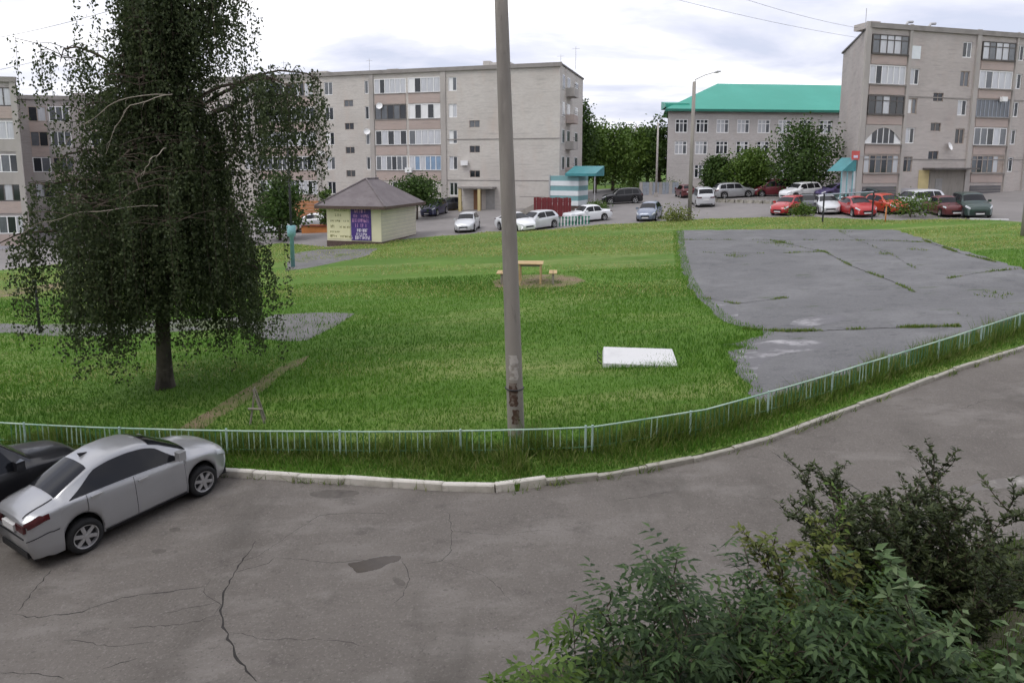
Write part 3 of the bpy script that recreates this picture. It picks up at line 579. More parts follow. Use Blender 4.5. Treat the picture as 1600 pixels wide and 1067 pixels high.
# windows and balconies on its right end wall
for k in range(5):
    z = zf[k]
    if k > 0:
        q = MB().box(W + .002, W + .9, 3.0, 5.6, z - 1.35, z - .45).build('balcony', M['parapet'] if k % 2 else M['pier'], cb)
        for j in range(2): part(q, 'rail', M['frame_d'], (W + .86, W + .91, 3.0, 5.6, z - .3 + j * .2, z - .26 + j * .2))
    for y0, y1 in ((1.0, 2.2), (3.5, 5.0), (8.0, 9.6)):
        wfr = MB().box(W + .003, W + .06, y0, y1, z - .75, z + .75).build('window', M['frame_w'], cb)
        part(wfr, 'pane', M['glass1'], (W + .05, W + .075, y0 + .08, (y0 + y1) / 2 - .04, z - .67, z + .67), (W + .05, W + .075, (y0 + y1) / 2 + .04, y1 - .08, z - .67, z + .67))

# --- striped extension with a teal awning at that corner
P0 = gp(862, 313); FE = Facade(line_pt(860, 69.5), line_pt(904, 68.2))
ex = FE.root('shop_porch', 'small teal and white striped shop porch beside the block corner')
we = FE.L
for i in range(6): part(ex, 'cladding_panel', M['stripe_white'] if i % 2 == 0 else M['stripe_teal'], (0, we, (i % 2) * .03, 3, .5 + i * .5, 1.0 + i * .5))
part(ex, 'plinth', M['dark_brick'], (0.02, we - .02, .05, 2.9, -1.5, .5)); part(ex, 'corner_post', M['steel'], (-.14, -.002, -.05, .1, -1.5, 3.6))
aw = MB(); aw.add([(-.3 + we * .7, -.6, 3.75), (we + 2.0, -.6, 3.75), (we + 2.0, 2.2, 4.5), (we * .7 - .3, 2.2, 4.5), (-.3 + we * .7, -.6, 3.5), (we + 2.0, -.6, 3.5), (we + 2.0, 2.2, 3.5), (we * .7 - .3, 2.2, 3.5)], [(0, 1, 2, 3), (7, 6, 5, 4), (0, 4, 5, 1), (1, 5, 6, 2), (2, 6, 7, 3), (3, 7, 4, 0)])
aw.build('awning', M['teal'], ex); part(ex, 'awning_post', M['steel'], (we + 1.85, we + 1.93, -.5, -.42, -1.5, 3.5))
# maroon sheet fence with its sloping ramp roof
FM = Facade(line_pt(834, 62.0), line_pt(893, 61.0)); mf = FM.root('sheet_metal_fence', 'dark maroon corrugated sheet fence in front of the striped porch', 'fence')
n = 14; ht = FM.z(865, 309)
for i in range(n): part(mf, 'sheet_panel', M['maroon'], (FM.L * i / n + .01, FM.L * (i + 1) / n - .01, (i % 2) * .04, .05 + (i % 2) * .04, -.8, ht + .1 * math.sin(i * 1.7) * .3))
part(mf, 'rail', M['maroon'], (0, FM.L, .1, .16, ht - .4, ht - .3))
FRm = Facade(line_pt(812, 66.5), line_pt(852, 65.5)); ra = FRm.root('ramp', 'sloping concrete ramp against the block wall beside the maroon fence', 'ramp')
q = MB(); q.add([(0, 0, -.8), (FRm.L, 0, -.8), (FRm.L, 0, 1.6), (0, 0, .3), (0, 2, -.8), (FRm.L, 2, -.8), (FRm.L, 2, 1.6), (0, 2, .3)], [(0, 1, 2, 3), (5, 4, 7, 6), (3, 2, 6, 7), (1, 5, 6, 2), (4, 0, 3, 7)]); q.build('slab', M['concrete'], ra); part(ra, 'handrail', M['belt'], (0, FRm.L, -.05, 0, 1.7, 1.78))
# short green fence behind the white saloon
FG = Facade(gp(866, 355), gp(922, 350)); gf = FG.root('garden_fence', 'short green and white picket fence below the white saloon', 'fence')
hgt = .75
for i in range(22):
    u = FG.L * i / 22; part(gf, 'picket', M['green_fence'] if i % 2 else M['frame_w'], (u, u + .07, 0, .03, -.3, hgt))
part(gf, 'rail', M['green_fence'], (0, FG.L, .03, .07, hgt - .12, hgt - .04)); part(gf, 'rail', M['green_fence'], (0, FG.L, .03, .07, .1, .18))

# --- the five-storey block on the right
FR_ = Facade(line_pt(1345, 60.5), line_pt(1690, 68.0))
rb = FR_.root('apartment_block', 'five-storey mauve brick block at the right above the row of parked cars')
W = FR_.L; ZR = FR_.z(1345, 38); c5 = lambda x, y: (1200 + x / 2.6675, y / 2.6675)
def zc(cx, cy): return FR_.z(*c5(cx, cy))
def uc(cx): return FR_.u(c5(cx, 0)[0])
zr = [zc(465, 685) + (zc(465, 185) - zc(465, 685)) / 4 * k for k in range(5)]; FL = zr[1] - zr[0]
ops = []; wins = []
for li, (a, b) in enumerate(((395, 543), (845, 980), (1075, 1210))):
    for k in range(5): ops.append((uc(a), uc(b), zr[k] - .82, zr[k] + .82)); wins.append(('log', li, k))
for a, b, ks in ((563, 600, (0, 1, 2, 3)), (768, 806, (1, 2, 3, 4)), (988, 1020, (0, 1, 2, 3, 4))):
    for k in ks: ops.append((uc(a), uc(b), zr[k] - .72, zr[k] + .68)); wins.append(('nar', a, k))
for k, cy in enumerate((648, 530, 405)): z = zc(685, cy); ops.append((uc(664), uc(706), z - .38, z + .38)); wins.append(('stair', 0, k))
shell(rb, W, 13.0, -2.0, ZR, ops, M['brick_r'], lx=rear_offset(FR_, 0, 13.0, 1306))
st = {(0, 4): ('frame_d', ['glass1', 'glass2', 'glass2', 'glass2', 'glass1']), (0, 3): ('frame_w', ['glass2', 'glass0', 'glass2', 'glass2', 'glass2', 'glass2']), (0, 2): ('frame_d', ['glass0', 'glass1', 'glass2', 'glass0', 'glass0']), (0, 1): ('frame_w', ['frame_w', 'glass0', 'glass0', 'glass0', 'glass0', 'frame_w']), (0, 0): ('frame_b', ['glass2', 'glass0', 'glass1', 'glass0', 'glass1', 'glass2']),
      (1, 4): ('frame_d', ['glass2', 'glass1', 'glass2', 'glass2', 'glass1']), (1, 3): ('frame_w', ['glass2', 'glass1', 'glass2', 'glass2', 'glass2']), (1, 2): ('frame_g', ['glass1'] * 8), (1, 1): ('frame_w', ['glass1', 'glass1', 'glass0', 'glass2', 'glass1']), (1, 0): ('frame_b', ['glass1', 'glass0', 'glass1', 'glass1', 'glass2', 'frame_b'])}
for (kind, a, k), o in zip(wins, ops):
    if kind == 'log':
        fm, pn = st.get((a, k), ('frame_w', glz(wr, 5)))
        window(rb, *o[:4], len(pn), M[fm], pn, y=-0.12 if fm == 'frame_d' else -0.02, bar=0.08, transom=.72 if fm == 'frame_d' else None, name='loggia_window')
        part(rb, 'parapet', M['parapet'], (o[0] + .05, o[1] - .05, -0.07, -.003, o[2] - FL + 1.72, o[2] - .06))
        part(rb, 'sill', M['frame_d'] if fm == 'frame_d' else M['belt'], (o[0] - .02, o[1] + .02, -0.2, -.075, o[2] - .08, o[2] + .03))
        if k == 0:
            g0 = part(rb, 'garage_door', M['garage'], (o[0] + .1, o[1] - .1, -.05, -.004, -1.0, zc(470, 778)))
            zt = zc(470, 778)
            for j in range(5): part(g0, 'slat', M['belt'], (o[0] + .1, o[1] - .1, -.07, -.052, zt - .28 * (j + 1), zt - .28 * (j + 1) + .05))
    elif kind == 'nar': window(rb, *o[:4], 2, M['frame_w'] if wr.random() < .6 else M['frame_b'], [wr.choice(['glass0', 'glass1', 'glass2', 'frame_w']), wr.choice(['glass0', 'glass1'])], bar=0.08)
    else: window(rb, *o[:4], 2, M['frame_b'], ['glass0'], bar=0.05)
# rounded white panel over one loggia
o = ops[1]
arch = MB(); n = 14; mid = (o[0] + o[1]) / 2; hw = (o[1] - o[0]) / 2
vs_ = []
for i in range(n + 1):
    t = -1 + 2 * i / n; vs_ += [(mid + hw * t, -.05, o[3] + .03), (mid + hw * t, -.05, o[2] + .25 + (o[3] - o[2] - .45) * (1 - t * t))]
arch.add(vs_, [(2 * i + 1, 2 * i + 3, 2 * i + 2, 2 * i) for i in range(n)]); arch.build('arched_panel', M['pier'], rb)
part(rb, 'blanked_window', M['stripe_white'], (uc(553), uc(596), -.04, -.003, zc(575, 245), zc(575, 190)))
for a, b in ((368, 388), (545, 556), (820, 836), (983, 990), (1060, 1072)): part(rb, 'pier', M['pier'], (uc(a), uc(b), -.16, -.004, -1.5, ZR + .25))
for cy in (405, 665): z = zc(620, cy); part(rb, 'belt_course', M['belt'], (0, W, -.035, -.0025, z - .05, z + .05))
part(rb, 'cornice', M['belt'], (-.15, W + .2, -.2, -.0045, ZR - .25, ZR + .18))
part(rb, 'plinth', M['plinth'], (uc(556), uc(820), -.05, -.0055, -1.5, zc(600, 785))); part(rb, 'plinth', M['plinth'], (uc(345), uc(395), -.05, -.0055, -1.5, zc(600, 785)))
zz_ = zc(740, 703); part(rb, 'canopy', M['frame_d'], (uc(645), uc(830), -1.3, -.006, zz_ - .1, zz_ + .06))
part(rb, 'entrance_wall', M['yellow_post'], (uc(630), uc(672), -.06, -.0065, -1.0, zz_ - .15)); part(rb, 'entrance_wall', M['concrete'], (uc(676), uc(820), -.06, -.0065, -1.0, zz_ - .15))
d = part(rb, 'door', M['grey_door'], (uc(700), uc(728), -.1, -.062, -1.0, zc(715, 745))); part(d, 'handle', M['steel'], (uc(724), uc(726), -.14, -.1, .3, .5))
for cx in (605, 700): # bent vent pipes on the roof
    u = uc(cx); q = MB(); q.tube([(u, 2, ZR), (u, 2, ZR + .7), (u + .15, 2, ZR + .95), (u + .7, 2, ZR + 1.0)], .12, 8); q.build('vent_pipe', M['steel'], rb)
part(rb, 'roof_hatch', M['brick_r'], (uc(440), uc(480), 1.5, 3.5, ZR + .16, ZR + .7)); u = uc(400); q = MB(); q.tube([(u, 1, ZR), (u, 1, ZR + 1.6)], .03, 5); q.build('aerial', M['steel'], rb)
o = dish.build('satellite_dish', M['frame_w'], rb, (uc(740), -.3, zc(740, 610))); o.rotation_euler = (R(-20), 0, R(20))
part(rb, 'air_conditioner', M['frame_w'], (uc(930), uc(950), -.5, -.2, zc(940, 425), zc(940, 405)))
# the left end wall carries the shop's awning and a red sign
q = MB(); q.add([(-2.2, -.2, 2.2), (-.7, -.2, 2.2), (-.7, -.2, 3.4), (-2.2, 1.6, 2.2), (-.7, 1.6, 2.2), (-.7, 1.6, 3.4)], [(0, 1, 2), (5, 4, 3), (0, 2, 5, 3), (1, 0, 3, 4)]); q.build('awning', M['teal'], rb)
part(rb, 'porch_wall', M['stripe_white'], (-.72, .1, .0, 1.5, -1.0, 3.35)); part(rb, 'awning_post', M['teal_lt'], (-2.15, -2.07, -.15, -.07, -1.0, 2.2), (-1.55, -1.47, -.15, -.07, -1.0, 2.2), (-.95, -.87, -.15, -.07, -1.0, 2.2))
M['red_sign'] = mat('red_sign', (0.55, 0.10, 0.09), 0.5, 0.1, 3)
sg = part(rb, 'sign', M['red_sign'], (-1.25, -.45, -.25, -.18, FR_.z(1323, 250), FR_.z(1323, 236))); part(sg, 'sign_face', M['banner_wh'], (-1.1, -.65, -.27, -.252, FR_.z(1323, 247), FR_.z(1323, 243)))
part(rb, 'sign_bracket', M['steel'], (-.45, -.004, -.23, -.2, FR_.z(1323, 244), FR_.z(1323, 243)))

# --- the school with its green roof
FS = Facade(line_pt(1042, 91.0), line_pt(1430, 95.0)); sb = FS.root('school_building', 'three-storey grey brick school with a bright green hipped roof')
W = FS.L; ZE = FS.z(1050, 172); rows = [FS.z(1060, y) for y in (268, 231, 197)]
ops = []
for k, z in enumerate(rows):
    for i in range(11):
        a = 1053 + 31.9 * i
        if k == 0 and i == 0: continue
        ops.append((FS.u(a), FS.u(a + 19.5), z - .9, z + .9))
slx = rear_offset(FS, 0, 15, 1041); shell(sb, W, 15, -2, ZE, ops, M['brick_s'], lx=slx)
for o in ops:
    k = wr.random(); window(sb, *o, 3, M['frame_w'], (['glass0', 'glass1', 'glass0'] if k < .4 else ['glass2', 'glass2', 'glass1'] if k < .8 else ['glass0', 'glass2', 'glass0']), bar=0.12, transom=.7)
rf = MB(); ez = ZE + .1; zr_ = FS.z(1140, 132) + 1.0; ov = .7; r0 = FS.u(1140) + 1.0
rf.add([(-ov, -ov, ez), (W + ov, -ov, ez), (W + ov, 15 + ov, ez), (slx - ov, 15 + ov, ez), (r0, 7.5, zr_), (W - 7, 7.5, zr_)], [(0, 1, 5, 4), (1, 2, 5), (2, 3, 4, 5), (3, 0, 4), (3, 2, 1, 0)])
roof_s = rf.build('hip_roof', M['green_roof'], sb)
part(sb, 'eave', M['green_dark'], (-ov, W + ov, -ov - .05, -ov + .1, ez - .32, ez - .003))
q = MB(); q.add([(-.3, .5, ez + .8), (3.0, .5, ez + .8), (3.4, 4, ez + 1.3), (.3, 4, ez + 1.3), (-.3, .5, ez + .3), (3.0, .5, ez + .3), (3.4, 4, ez + .2), (.3, 4, ez + .2)], [(0, 1, 2, 3), (0, 4, 5, 1), (3, 7, 4, 0), (2, 6, 7, 3), (1, 5, 6, 2)]); q.build('dormer', M['green_roof'], sb)
part(sb, 'cornice', M['pier'], (-.05, W, -.08, -.003, ZE - .5, ZE - .33))

# --- the two wings of the block on the left
def left_wing(p0, p1, label, ztop_px, rows_px, cols, seed, name='apartment_block', rear_px=None):
    r_ = random.Random(seed); F_ = Facade(p0, p1); b = F_.root(name, label); W = F_.L; Z = F_.z(*ztop_px)
    ops = []; ks = []
    for i, (a, c) in enumerate(cols):
        for k, y in enumerate(rows_px):
            z = F_.z((a + c) / 2, y); ops.append((F_.u(a), F_.u(c), z - .75, z + .8)); ks.append((i, k))
    shell(b, W, 12, -2.5, Z, ops, M['brick_l'], rx=rear_offset(F_, W, 12.0, rear_px) if rear_px else 0.0)
    for (i, k), o in zip(ks, ops):
        fm = r_.choice(['frame_w', 'frame_b', 'frame_d', 'frame_w']); n = max(2, int((o[1] - o[0]) / .6))
        window(b, *o, n, M[fm], [r_.choice(['glass1', 'glass0', 'glass2']) for _ in range(n)], y=-.02, bar=.08, name='loggia_window')
        part(b, 'parapet', M['parapet'] if r_.random() < .6 else M['pier'], (o[0] + .03, o[1] - .03, -.06, -.003, o[2] - 1.05, o[2] - .05))
    part(b, 'cornice', M['belt'], (-.1, W + .12, -.18, -.004, Z - .25, Z + .18)); part(b, 'plinth', M['plinth'], (0, W, -.05, -.005, -2.5, .6))
    part(b, 'pier', M['pier'], (W - .45, W, -.1, -.006, -2, Z - .26))
    return b, F_, Z
b, F_, Z = left_wing(line_pt(-150, 57.5), line_pt(37, 59.0), 'nearer wing of the brick block cut by the left edge', (20, 124), (352, 301, 256, 204, 152), [(-140, -92), (-85, -45), (-12, 31)], 3, rear_px=36)
b, F_, Z = left_wing(line_pt(36, 71.0), line_pt(230, 74.0), 'set-back brick wing half hidden behind the drooping birch', (100, 153), (297, 258, 218, 179), [(52, 80), (84, 116), (146, 175), (180, 210)], 5)
for px in (105, 130): u = F_.u(px); part(b, 'roof_hatch', M['brick_l'], (u, u + 1.6, 3, 5, Z + .16, Z + .8))

# --- the block from whose first-floor wall the view is taken: it shades the yard and shows in glass
FH = Facade((48, -1.6), (-48, -1.6)); hb_ = FH.root('apartment_block', 'five-storey brick block behind the viewpoint, outside the picture'); hops = []
for k in range(5):
    for i in range(22):
        if i != 10 or k != 1: hops.append((2.0 + i * 4.3, 3.6 + i * 4.3, 1.6 + k * 2.85, 3.1 + k * 2.85))
hb_.location.z = 0
shell(hb_, FH.L, 12, -3.5, 15.8, hops, M['brick_r'])
for o in hops: window(hb_, *o, 2, M['frame_w'], 'glass1', bar=.08)

# ------------------------------------------------------------------ kiosk with the hipped roof
FL_, FRp = gp(512, 385), gp(597, 384)
FK = Facade(FL_, FRp); kk = FK.root('kiosk', 'small cream kiosk with hipped brown roof and bright banners', 'kiosk'); W = FK.L; D = 6.2; HW = 3.05
kz = FK.base
part(kk, 'plinth', M['dark_brick'], (-.03, W + .03, -.03, D + .03, -.6, .35))
part(kk, 'wall', M['kiosk_wall'], (0, W, 0, D, .35, HW))
part(kk, 'front_panel', M['kiosk_trim'], (.02, W - .02, -.03, -.002, .36, HW - .05))
for i in range(1, 10): part(kk, 'siding_joint', M['kiosk_trim'], (W + .001, W + .018, .05, D - .05, .35 + i * .27, .375 + i * .27))
by_ = part(kk, 'banner', M['banner_y'], (.12, W * .435, -.06, -.032, .5, HW - .12)); bp_ = part(kk, 'banner', M['banner_p'], (W * .455, W * .82, -.065, -.032, .42, HW - .06))
tr = random.Random(5)
def scribble(name, m, parent, x0, x1, y, z, h):   # a line of small print too far to read
    mb = MB(); x = x0
    while x < x1:
        w_ = tr.uniform(.05, .13); k = tr.random()
        if k < .85:
            mb.box(x, x + .035, y, y + .004, z, z + h)
            if k < .6: mb.box(x + .035, x + w_, y, y + .004, z + h * tr.choice([.0, .4, .75]), z + h * tr.choice([.85, 1.0]) if tr.random() < .2 else z + h * .25 + h * tr.choice([.0, .35, .7]) * .9)
        x += w_ + .04
    o = mb.build(name, m, parent); o['kind'] = 'stuff'; return o
for z, a, c, h in ((2.55, .25, 1.9, .16), (2.15, .75, 1.2, .2), (1.75, .25, 1.85, .14), (1.3, 1.1, 1.95, .16), (1.3, .35, .65, .22), (.95, .3, 1.1, .13), (.62, .3, .6, .2), (.62, .75, 1.95, .15)): scribble('lettering', M['banner_ink'], by_, a, c, -.066, z, h)
pc = W * .455; pwid = W * .365
for z, a, c, h, m_ in ((2.45, .2, .85, .26, 'banner_pk'), (2.1, .15, .9, .22, 'banner_pk'), (1.75, .08, .92, .28, 'banner_pk'), (1.4, .22, .78, .26, 'banner_pk'), (1.05, .3, .8, .26, 'banner_wh'), (.78, .25, .75, .2, 'banner_wh'), (.5, .02, .98, .28, 'banner_wh')): scribble('lettering', M[m_], bp_, pc + pwid * a, pc + pwid * c, -.071, z, h)
oe = .6; zr_ = HW + 1.8; e0 = HW - .12
q = MB(); q.add([(-oe, -oe, e0), (W + oe, -oe, e0), (W + oe, D + oe, e0), (-oe, D + oe, e0), (W / 2, W / 2 - .1, zr_), (W / 2, D - W / 2 + .1, zr_)], [(0, 1, 4), (1, 2, 5, 4), (2, 3, 5), (3, 0, 4, 5), (3, 2, 1, 0)])
rf = q.build('roof', M['roof_brown'], kk); part(rf, 'fascia', M['dark_brick'], (-oe, W + oe, -oe - .04, -oe - .002, e0 - .2, e0 + .02), (W + oe + .002, W + oe + .04, -oe, D + oe, e0 - .2, e0 + .02))
q = MB(); q.tube([(W + oe, -oe, e0 + .03), (W / 2, W / 2 - .1, zr_ + .03), (W / 2, D - W / 2 + .1, zr_ + .03)], .07, 6); q.tube([(-oe, -oe, e0 + .03), (W / 2, W / 2 - .1, zr_ + .03)], .07, 6); q.build('ridge_cap', M['roof_brown'], rf)

# terracotta board wall and orange sandbox seen past the birch
FT = Facade(line_pt(455, 66.0), line_pt(500, 65.5)); tw = FT.root('board_wall', 'terracotta board wall between birch and kiosk roof', 'wall')
for i in range(10): part(tw, 'plank', M['terracotta'], (0, FT.L, (i % 2) * .02, .08, -.5 + i * .3, -.22 + i * .3))
sbx = thing('sandbox', 'low orange sandbox beside the kiosk', 'sandbox', G(*gp(494, 364)), R(-8))
for a in ((-1.3, 1.3, -.06, 0.0), (-1.3, 1.3, 1.6, 1.66)): part(sbx, 'board', M['orange'], (a[0], a[1], a[2], a[3], -.1, .6))
for a in ((-1.36, -1.302), (1.302, 1.36)): part(sbx, 'board', M['orange'], (a[0], a[1], 0, 1.6, -.1, .55))
part(sbx, 'seat_board', M['maroon'], (-1.3, 1.3, -.16, .1, .602, .66))

# ------------------------------------------------------------------ cars
TK = [0, .06, .14, .26, .38, .46, .5, .54, .73, .77, .83, .90, 1.0]
SPEC = {
 'sedan': dict(L=4.4, wh=(.97, 3.57), R=.315, H=[(0, .90), (.1, 1.0), (.4, 1.045), (.58, 1.08), (.9, 1.215), (1.3, 1.375), (1.7, 1.46), (2.05, 1.475), (2.4, 1.445), (2.75, 1.33), (3.05, 1.185), (3.36, 1.03), (3.7, .98), (4.05, .88), (4.28, .77), (4.4, .60)],
   B=[(0, .84), (.3, .93), (.9, .975), (2, .945), (3.2, .90), (3.8, .82), (4.2, .70), (4.4, .55)], W=[(0, .70), (.06, .765), (.2, .81), (.5, .845), (.97, .865), (2.2, .865), (3.5, .86), (4.0, .80), (4.22, .70), (4.34, .58), (4.4, .44)],
   E=[(0, .62), (.62, .60), (1.3, .55), (2.2, .565), (2.7, .575), (3.35, .68), (4.0, .62), (4.3, .52), (4.4, .38)], rw=(.62, 1.30), ws=(2.56, 3.32), sw=[(.80, 2.0, 1), (2.0, 3.14, 2)], doors=[(1.10, 2.044), (2.046, 3.16)]),
 'suv': dict(L=4.4, wh=(.85, 3.5), R=.36, H=[(0, 1.0), (.05, 1.12), (.2, 1.38), (.4, 1.58), (.7, 1.65), (1.5, 1.70), (2.4, 1.67), (2.65, 1.60), (3.2, 1.16), (3.6, 1.09), (4.1, 1.0), (4.3, .88), (4.4, .66)],
   B=[(0, .98), (.4, 1.06), (2, 1.03), (3.3, 1.0), (4.0, .92), (4.3, .8), (4.4, .62)], W=[(0, .74), (.06, .80), (.3, .87), (.9, .90), (2.2, .90), (3.6, .89), (4.1, .82), (4.3, .68), (4.4, .50)],
   E=[(0, .70), (.3, .64), (1.3, .62), (2.2, .62), (2.6, .62), (3.2, .72), (4.0, .66), (4.4, .44)], rw=(.10, .42), ws=(2.68, 3.16), sw=[(.42, 1.1, 1), (1.16, 1.98, 0), (2.04, 2.95, 2)], doors=[(1.12, 2.0), (2.03, 3.05)]),
 'hatch': dict(L=3.95, wh=(.72, 3.2), R=.30, H=[(0, .90), (.05, 1.02), (.22, 1.22), (.45, 1.40), (.75, 1.46), (1.4, 1.50), (2.0, 1.47), (2.3, 1.38), (2.9, 1.04), (3.3, .96), (3.7, .84), (3.88, .72), (3.95, .56)],
   B=[(0, .86), (.4, .96), (1.6, .93), (2.9, .89), (3.5, .80), (3.85, .66), (3.95, .5)], W=[(0, .68), (.06, .74), (.3, .81), (.8, .84), (2.0, .84), (3.2, .83), (3.65, .76), (3.87, .62), (3.95, .44)],
   E=[(0, .62), (.4, .56), (1.3, .55), (2.1, .56), (2.9, .66), (3.6, .58), (3.95, .38)], rw=(.12, .48), ws=(2.26, 2.86), sw=[(.5, 1.5, 1), (1.56, 2.7, 2)], doors=[(.9, 1.52), (1.54, 2.72)]),
 'van': dict(L=4.8, wh=(.95, 3.95), R=.33, H=[(0, 1.1), (.05, 1.25), (.15, 1.6), (.3, 1.76), (.6, 1.82), (2.5, 1.84), (3.0, 1.78), (3.3, 1.62), (4.0, 1.16), (4.4, 1.02), (4.68, .86), (4.8, .62)],
   B=[(0, 1.02), (.4, 1.08), (2.4, 1.05), (3.8, .98), (4.4, .86), (4.7, .72), (4.8, .56)], W=[(0, .76), (.06, .83), (.3, .88), (.9, .91), (3.0, .91), (4.0, .88), (4.5, .78), (4.7, .64), (4.8, .48)],
   E=[(0, .74), (.3, .68), (2.0, .66), (3.2, .66), (4.0, .74), (4.5, .62), (4.8, .42)], rw=(.07, .28), ws=(3.3, 3.96), sw=[(.35, 1.5, 1), (1.56, 2.5, 0), (2.56, 3.7, 2)], doors=[(1.6, 2.52), (2.55, 3.6)]),
 'classic': dict(L=4.1, wh=(.82, 3.25), R=.29, H=[(0, .84), (.03, .92), (.8, .95), (.92, 1.0), (1.18, 1.34), (1.36, 1.41), (1.9, 1.43), (2.3, 1.41), (2.45, 1.34), (2.9, .97), (3.2, .93), (3.95, .88), (4.06, .84), (4.1, .70)],
   B=[(0, .80), (.1, .86), (1.5, .87), (2.9, .86), (4.0, .80), (4.1, .62)], W=[(0, .74), (.04, .78), (.4, .80), (2.0, .81), (3.7, .80), (4.02, .77), (4.1, .72)],
   E=[(0, .72), (.8, .68), (1.3, .58), (2.3, .58), (2.9, .68), (4.0, .70), (4.1, .64)], rw=(.94, 1.2), ws=(2.44, 2.88), sw=[(1.04, 1.78, 1), (1.84, 2.78, 2)], doors=[(1.0, 1.8), (1.83, 2.85)])}
class CarSurf:
    def __init__(s, sp, sx=1.0, sy=1.0, sz=1.0):
        s.sp = sp; s.k = (sx, sy, sz)
        sm = lambda tab: (np.array([p[0] for p in tab]), np.array([p[1] for p in tab]))
        s.T = {k: sm(sp[k]) for k in 'HBWE'}; s.zs = .19
    def val(s, k, x):
        # light smoothing of the piecewise profile
        xs_, ys_ = s.T[k]; h = .05
        return float((np.interp(x - h, xs_, ys_) + 2 * np.interp(x, xs_, ys_) + np.interp(x + h, xs_, ys_)) / 4)
    def zbot(s, x):
        z = s.zs + (.03 if x < .4 or x > s.sp['L'] - .4 else 0); Ra = s.sp['R'] + .055
        for xw in s.sp['wh']:
            if abs(x - xw) < Ra: z = max(z, s.sp['R'] + math.sqrt(Ra * Ra - (x - xw) ** 2))
        return z
    def P(s, x, t, side):
        top, b, w_, e = (s.val(k, x) for k in 'HBWE'); zb = min(s.zbot(x), b - .1); e = min(e, w_ * .9)
        gh = max(0.0, top - b); drop = min(.065, .35 * gh + .012); ze = max(b + .004, top - drop)
        ys_ = [.93 * w_, .975 * w_, .995 * w_, 1.0 * w_, .995 * w_, .975 * w_, .955 * w_, .925 * w_ if gh > .2 else .90 * w_, e + .02, e, e * .8, e * .5, 0]
        bz = lambda k: zb + (b - zb) * k
        zs_ = [zb, bz(.12), bz(.3), bz(.58), bz(.82), bz(.94), b, b + .05 * (ze - b) if gh > .2 else b + .3 * (ze - b), ze - .12 * (ze - b), ze, ze + .6 * (top - ze), ze + .88 * (top - ze), top]
        y = float(np.interp(t, TK, ys_)); z = float(np.interp(t, TK, zs_))
        L = s.sp['L']
        if x < .35:
            k = 1 - x / .35; x = x + k * (max(0, .46 - z) * .40 + (.045 if .6 < z < .82 else 0) + max(0, z - 1.0) * .05)
        if x > L - .35: k = 1 - (L - x) / .35; x = x - k * (max(0, .42 - z) * .35)
        return Vector((x * s.k[0], side * y * s.k[1], z * s.k[2]))
    def Nrm(s, x, t, side):
        a = s.P(x + .02, t, side) - s.P(x - .02, t, side); b = s.P(x, min(1, t + .01), side) - s.P(x, max(0, t - .01), side)
        n = a.cross(b) if side < 0 else b.cross(a); n = -n
        c = Vector((s.sp['L'] / 2 * s.k[0], 0, .6)); p = s.P(x, t, side)
        if n.dot(p - c) < 0: n = -n
        return n.normalized() if n.length > 1e-9 else Vector((0, 0, 1))
    def body(s):
        L = s.sp['L']; xs_ = set(np.linspace(0, L, 45).round(3)) | {.02, .05, .1, L - .03, L - .06, L - .1}
        Ra = s.sp['R'] + .055
        for xw in s.sp['wh']:
            for a in np.linspace(0, math.pi, 15): xs_.add(round(xw + Ra * math.cos(a), 3))
            xs_ |= {round(xw - Ra - .004, 3), round(xw + Ra + .004, 3)}
        xs_ = sorted(xs_); ts = TK; mb = MB(); n = len(ts)
        row = []
        for x in xs_:
            r_ = [s.P(x, t, 1) for t in ts] + [s.P(x, t, -1) for t in reversed(ts[:-1])]; row.append(r_)
        m = len(row[0]); mb.v = [tuple(p) for r_ in row for p in r_]
        for i in range(len(xs_) - 1):
            for j in range(m - 1): mb.f.append((i * m + j, i * m + j + 1, (i + 1) * m + j + 1, (i + 1) * m + j))
        for (i, rev) in ((0, False), (len(xs_) - 1, True)):      # end caps, row by row
            for j in range(n - 1):
                q = (i * m + j, i * m + m - 1 - j, i * m + m - 2 - j, i * m + j + 1)
                q = tuple(dict.fromkeys(q))
                if len(q) >= 3: mb.f.append(tuple(reversed(q)) if rev else q)
        return mb
    def patch(s, x0, x1, tlo, thi, side, off, nx=12, nt=4):
        mb = MB(); vs_ = []
        for i in range(nx + 1):
            x = x0 + (x1 - x0) * i / nx; a = tlo(x) if callable(tlo) else tlo; b = thi(x) if callable(thi) else thi
            for j in range(nt + 1):
                t = a + (b - a) * j / nt; vs_.append(s.P(x, t, side) + s.Nrm(x, t, side) * off)
        f = [(i * (nt + 1) + j, i * (nt + 1) + j + 1, (i + 1) * (nt + 1) + j + 1, (i + 1) * (nt + 1) + j) for i in range(nx) for j in range(nt)]
        mb.add(vs_, f if side < 0 else [tuple(reversed(q)) for q in f]); return mb
    def patch2(s, x0, x1, t0, off, nx=8, nt=5):     # across the centre line (windscreen, rear window)
        mb = s.patch(x0, x1, t0, 1.0, 1, off, nx, nt); q = s.patch(x0, x1, t0, 1.0, -1, off, nx, nt); mb.add(q.v, q.f); return mb
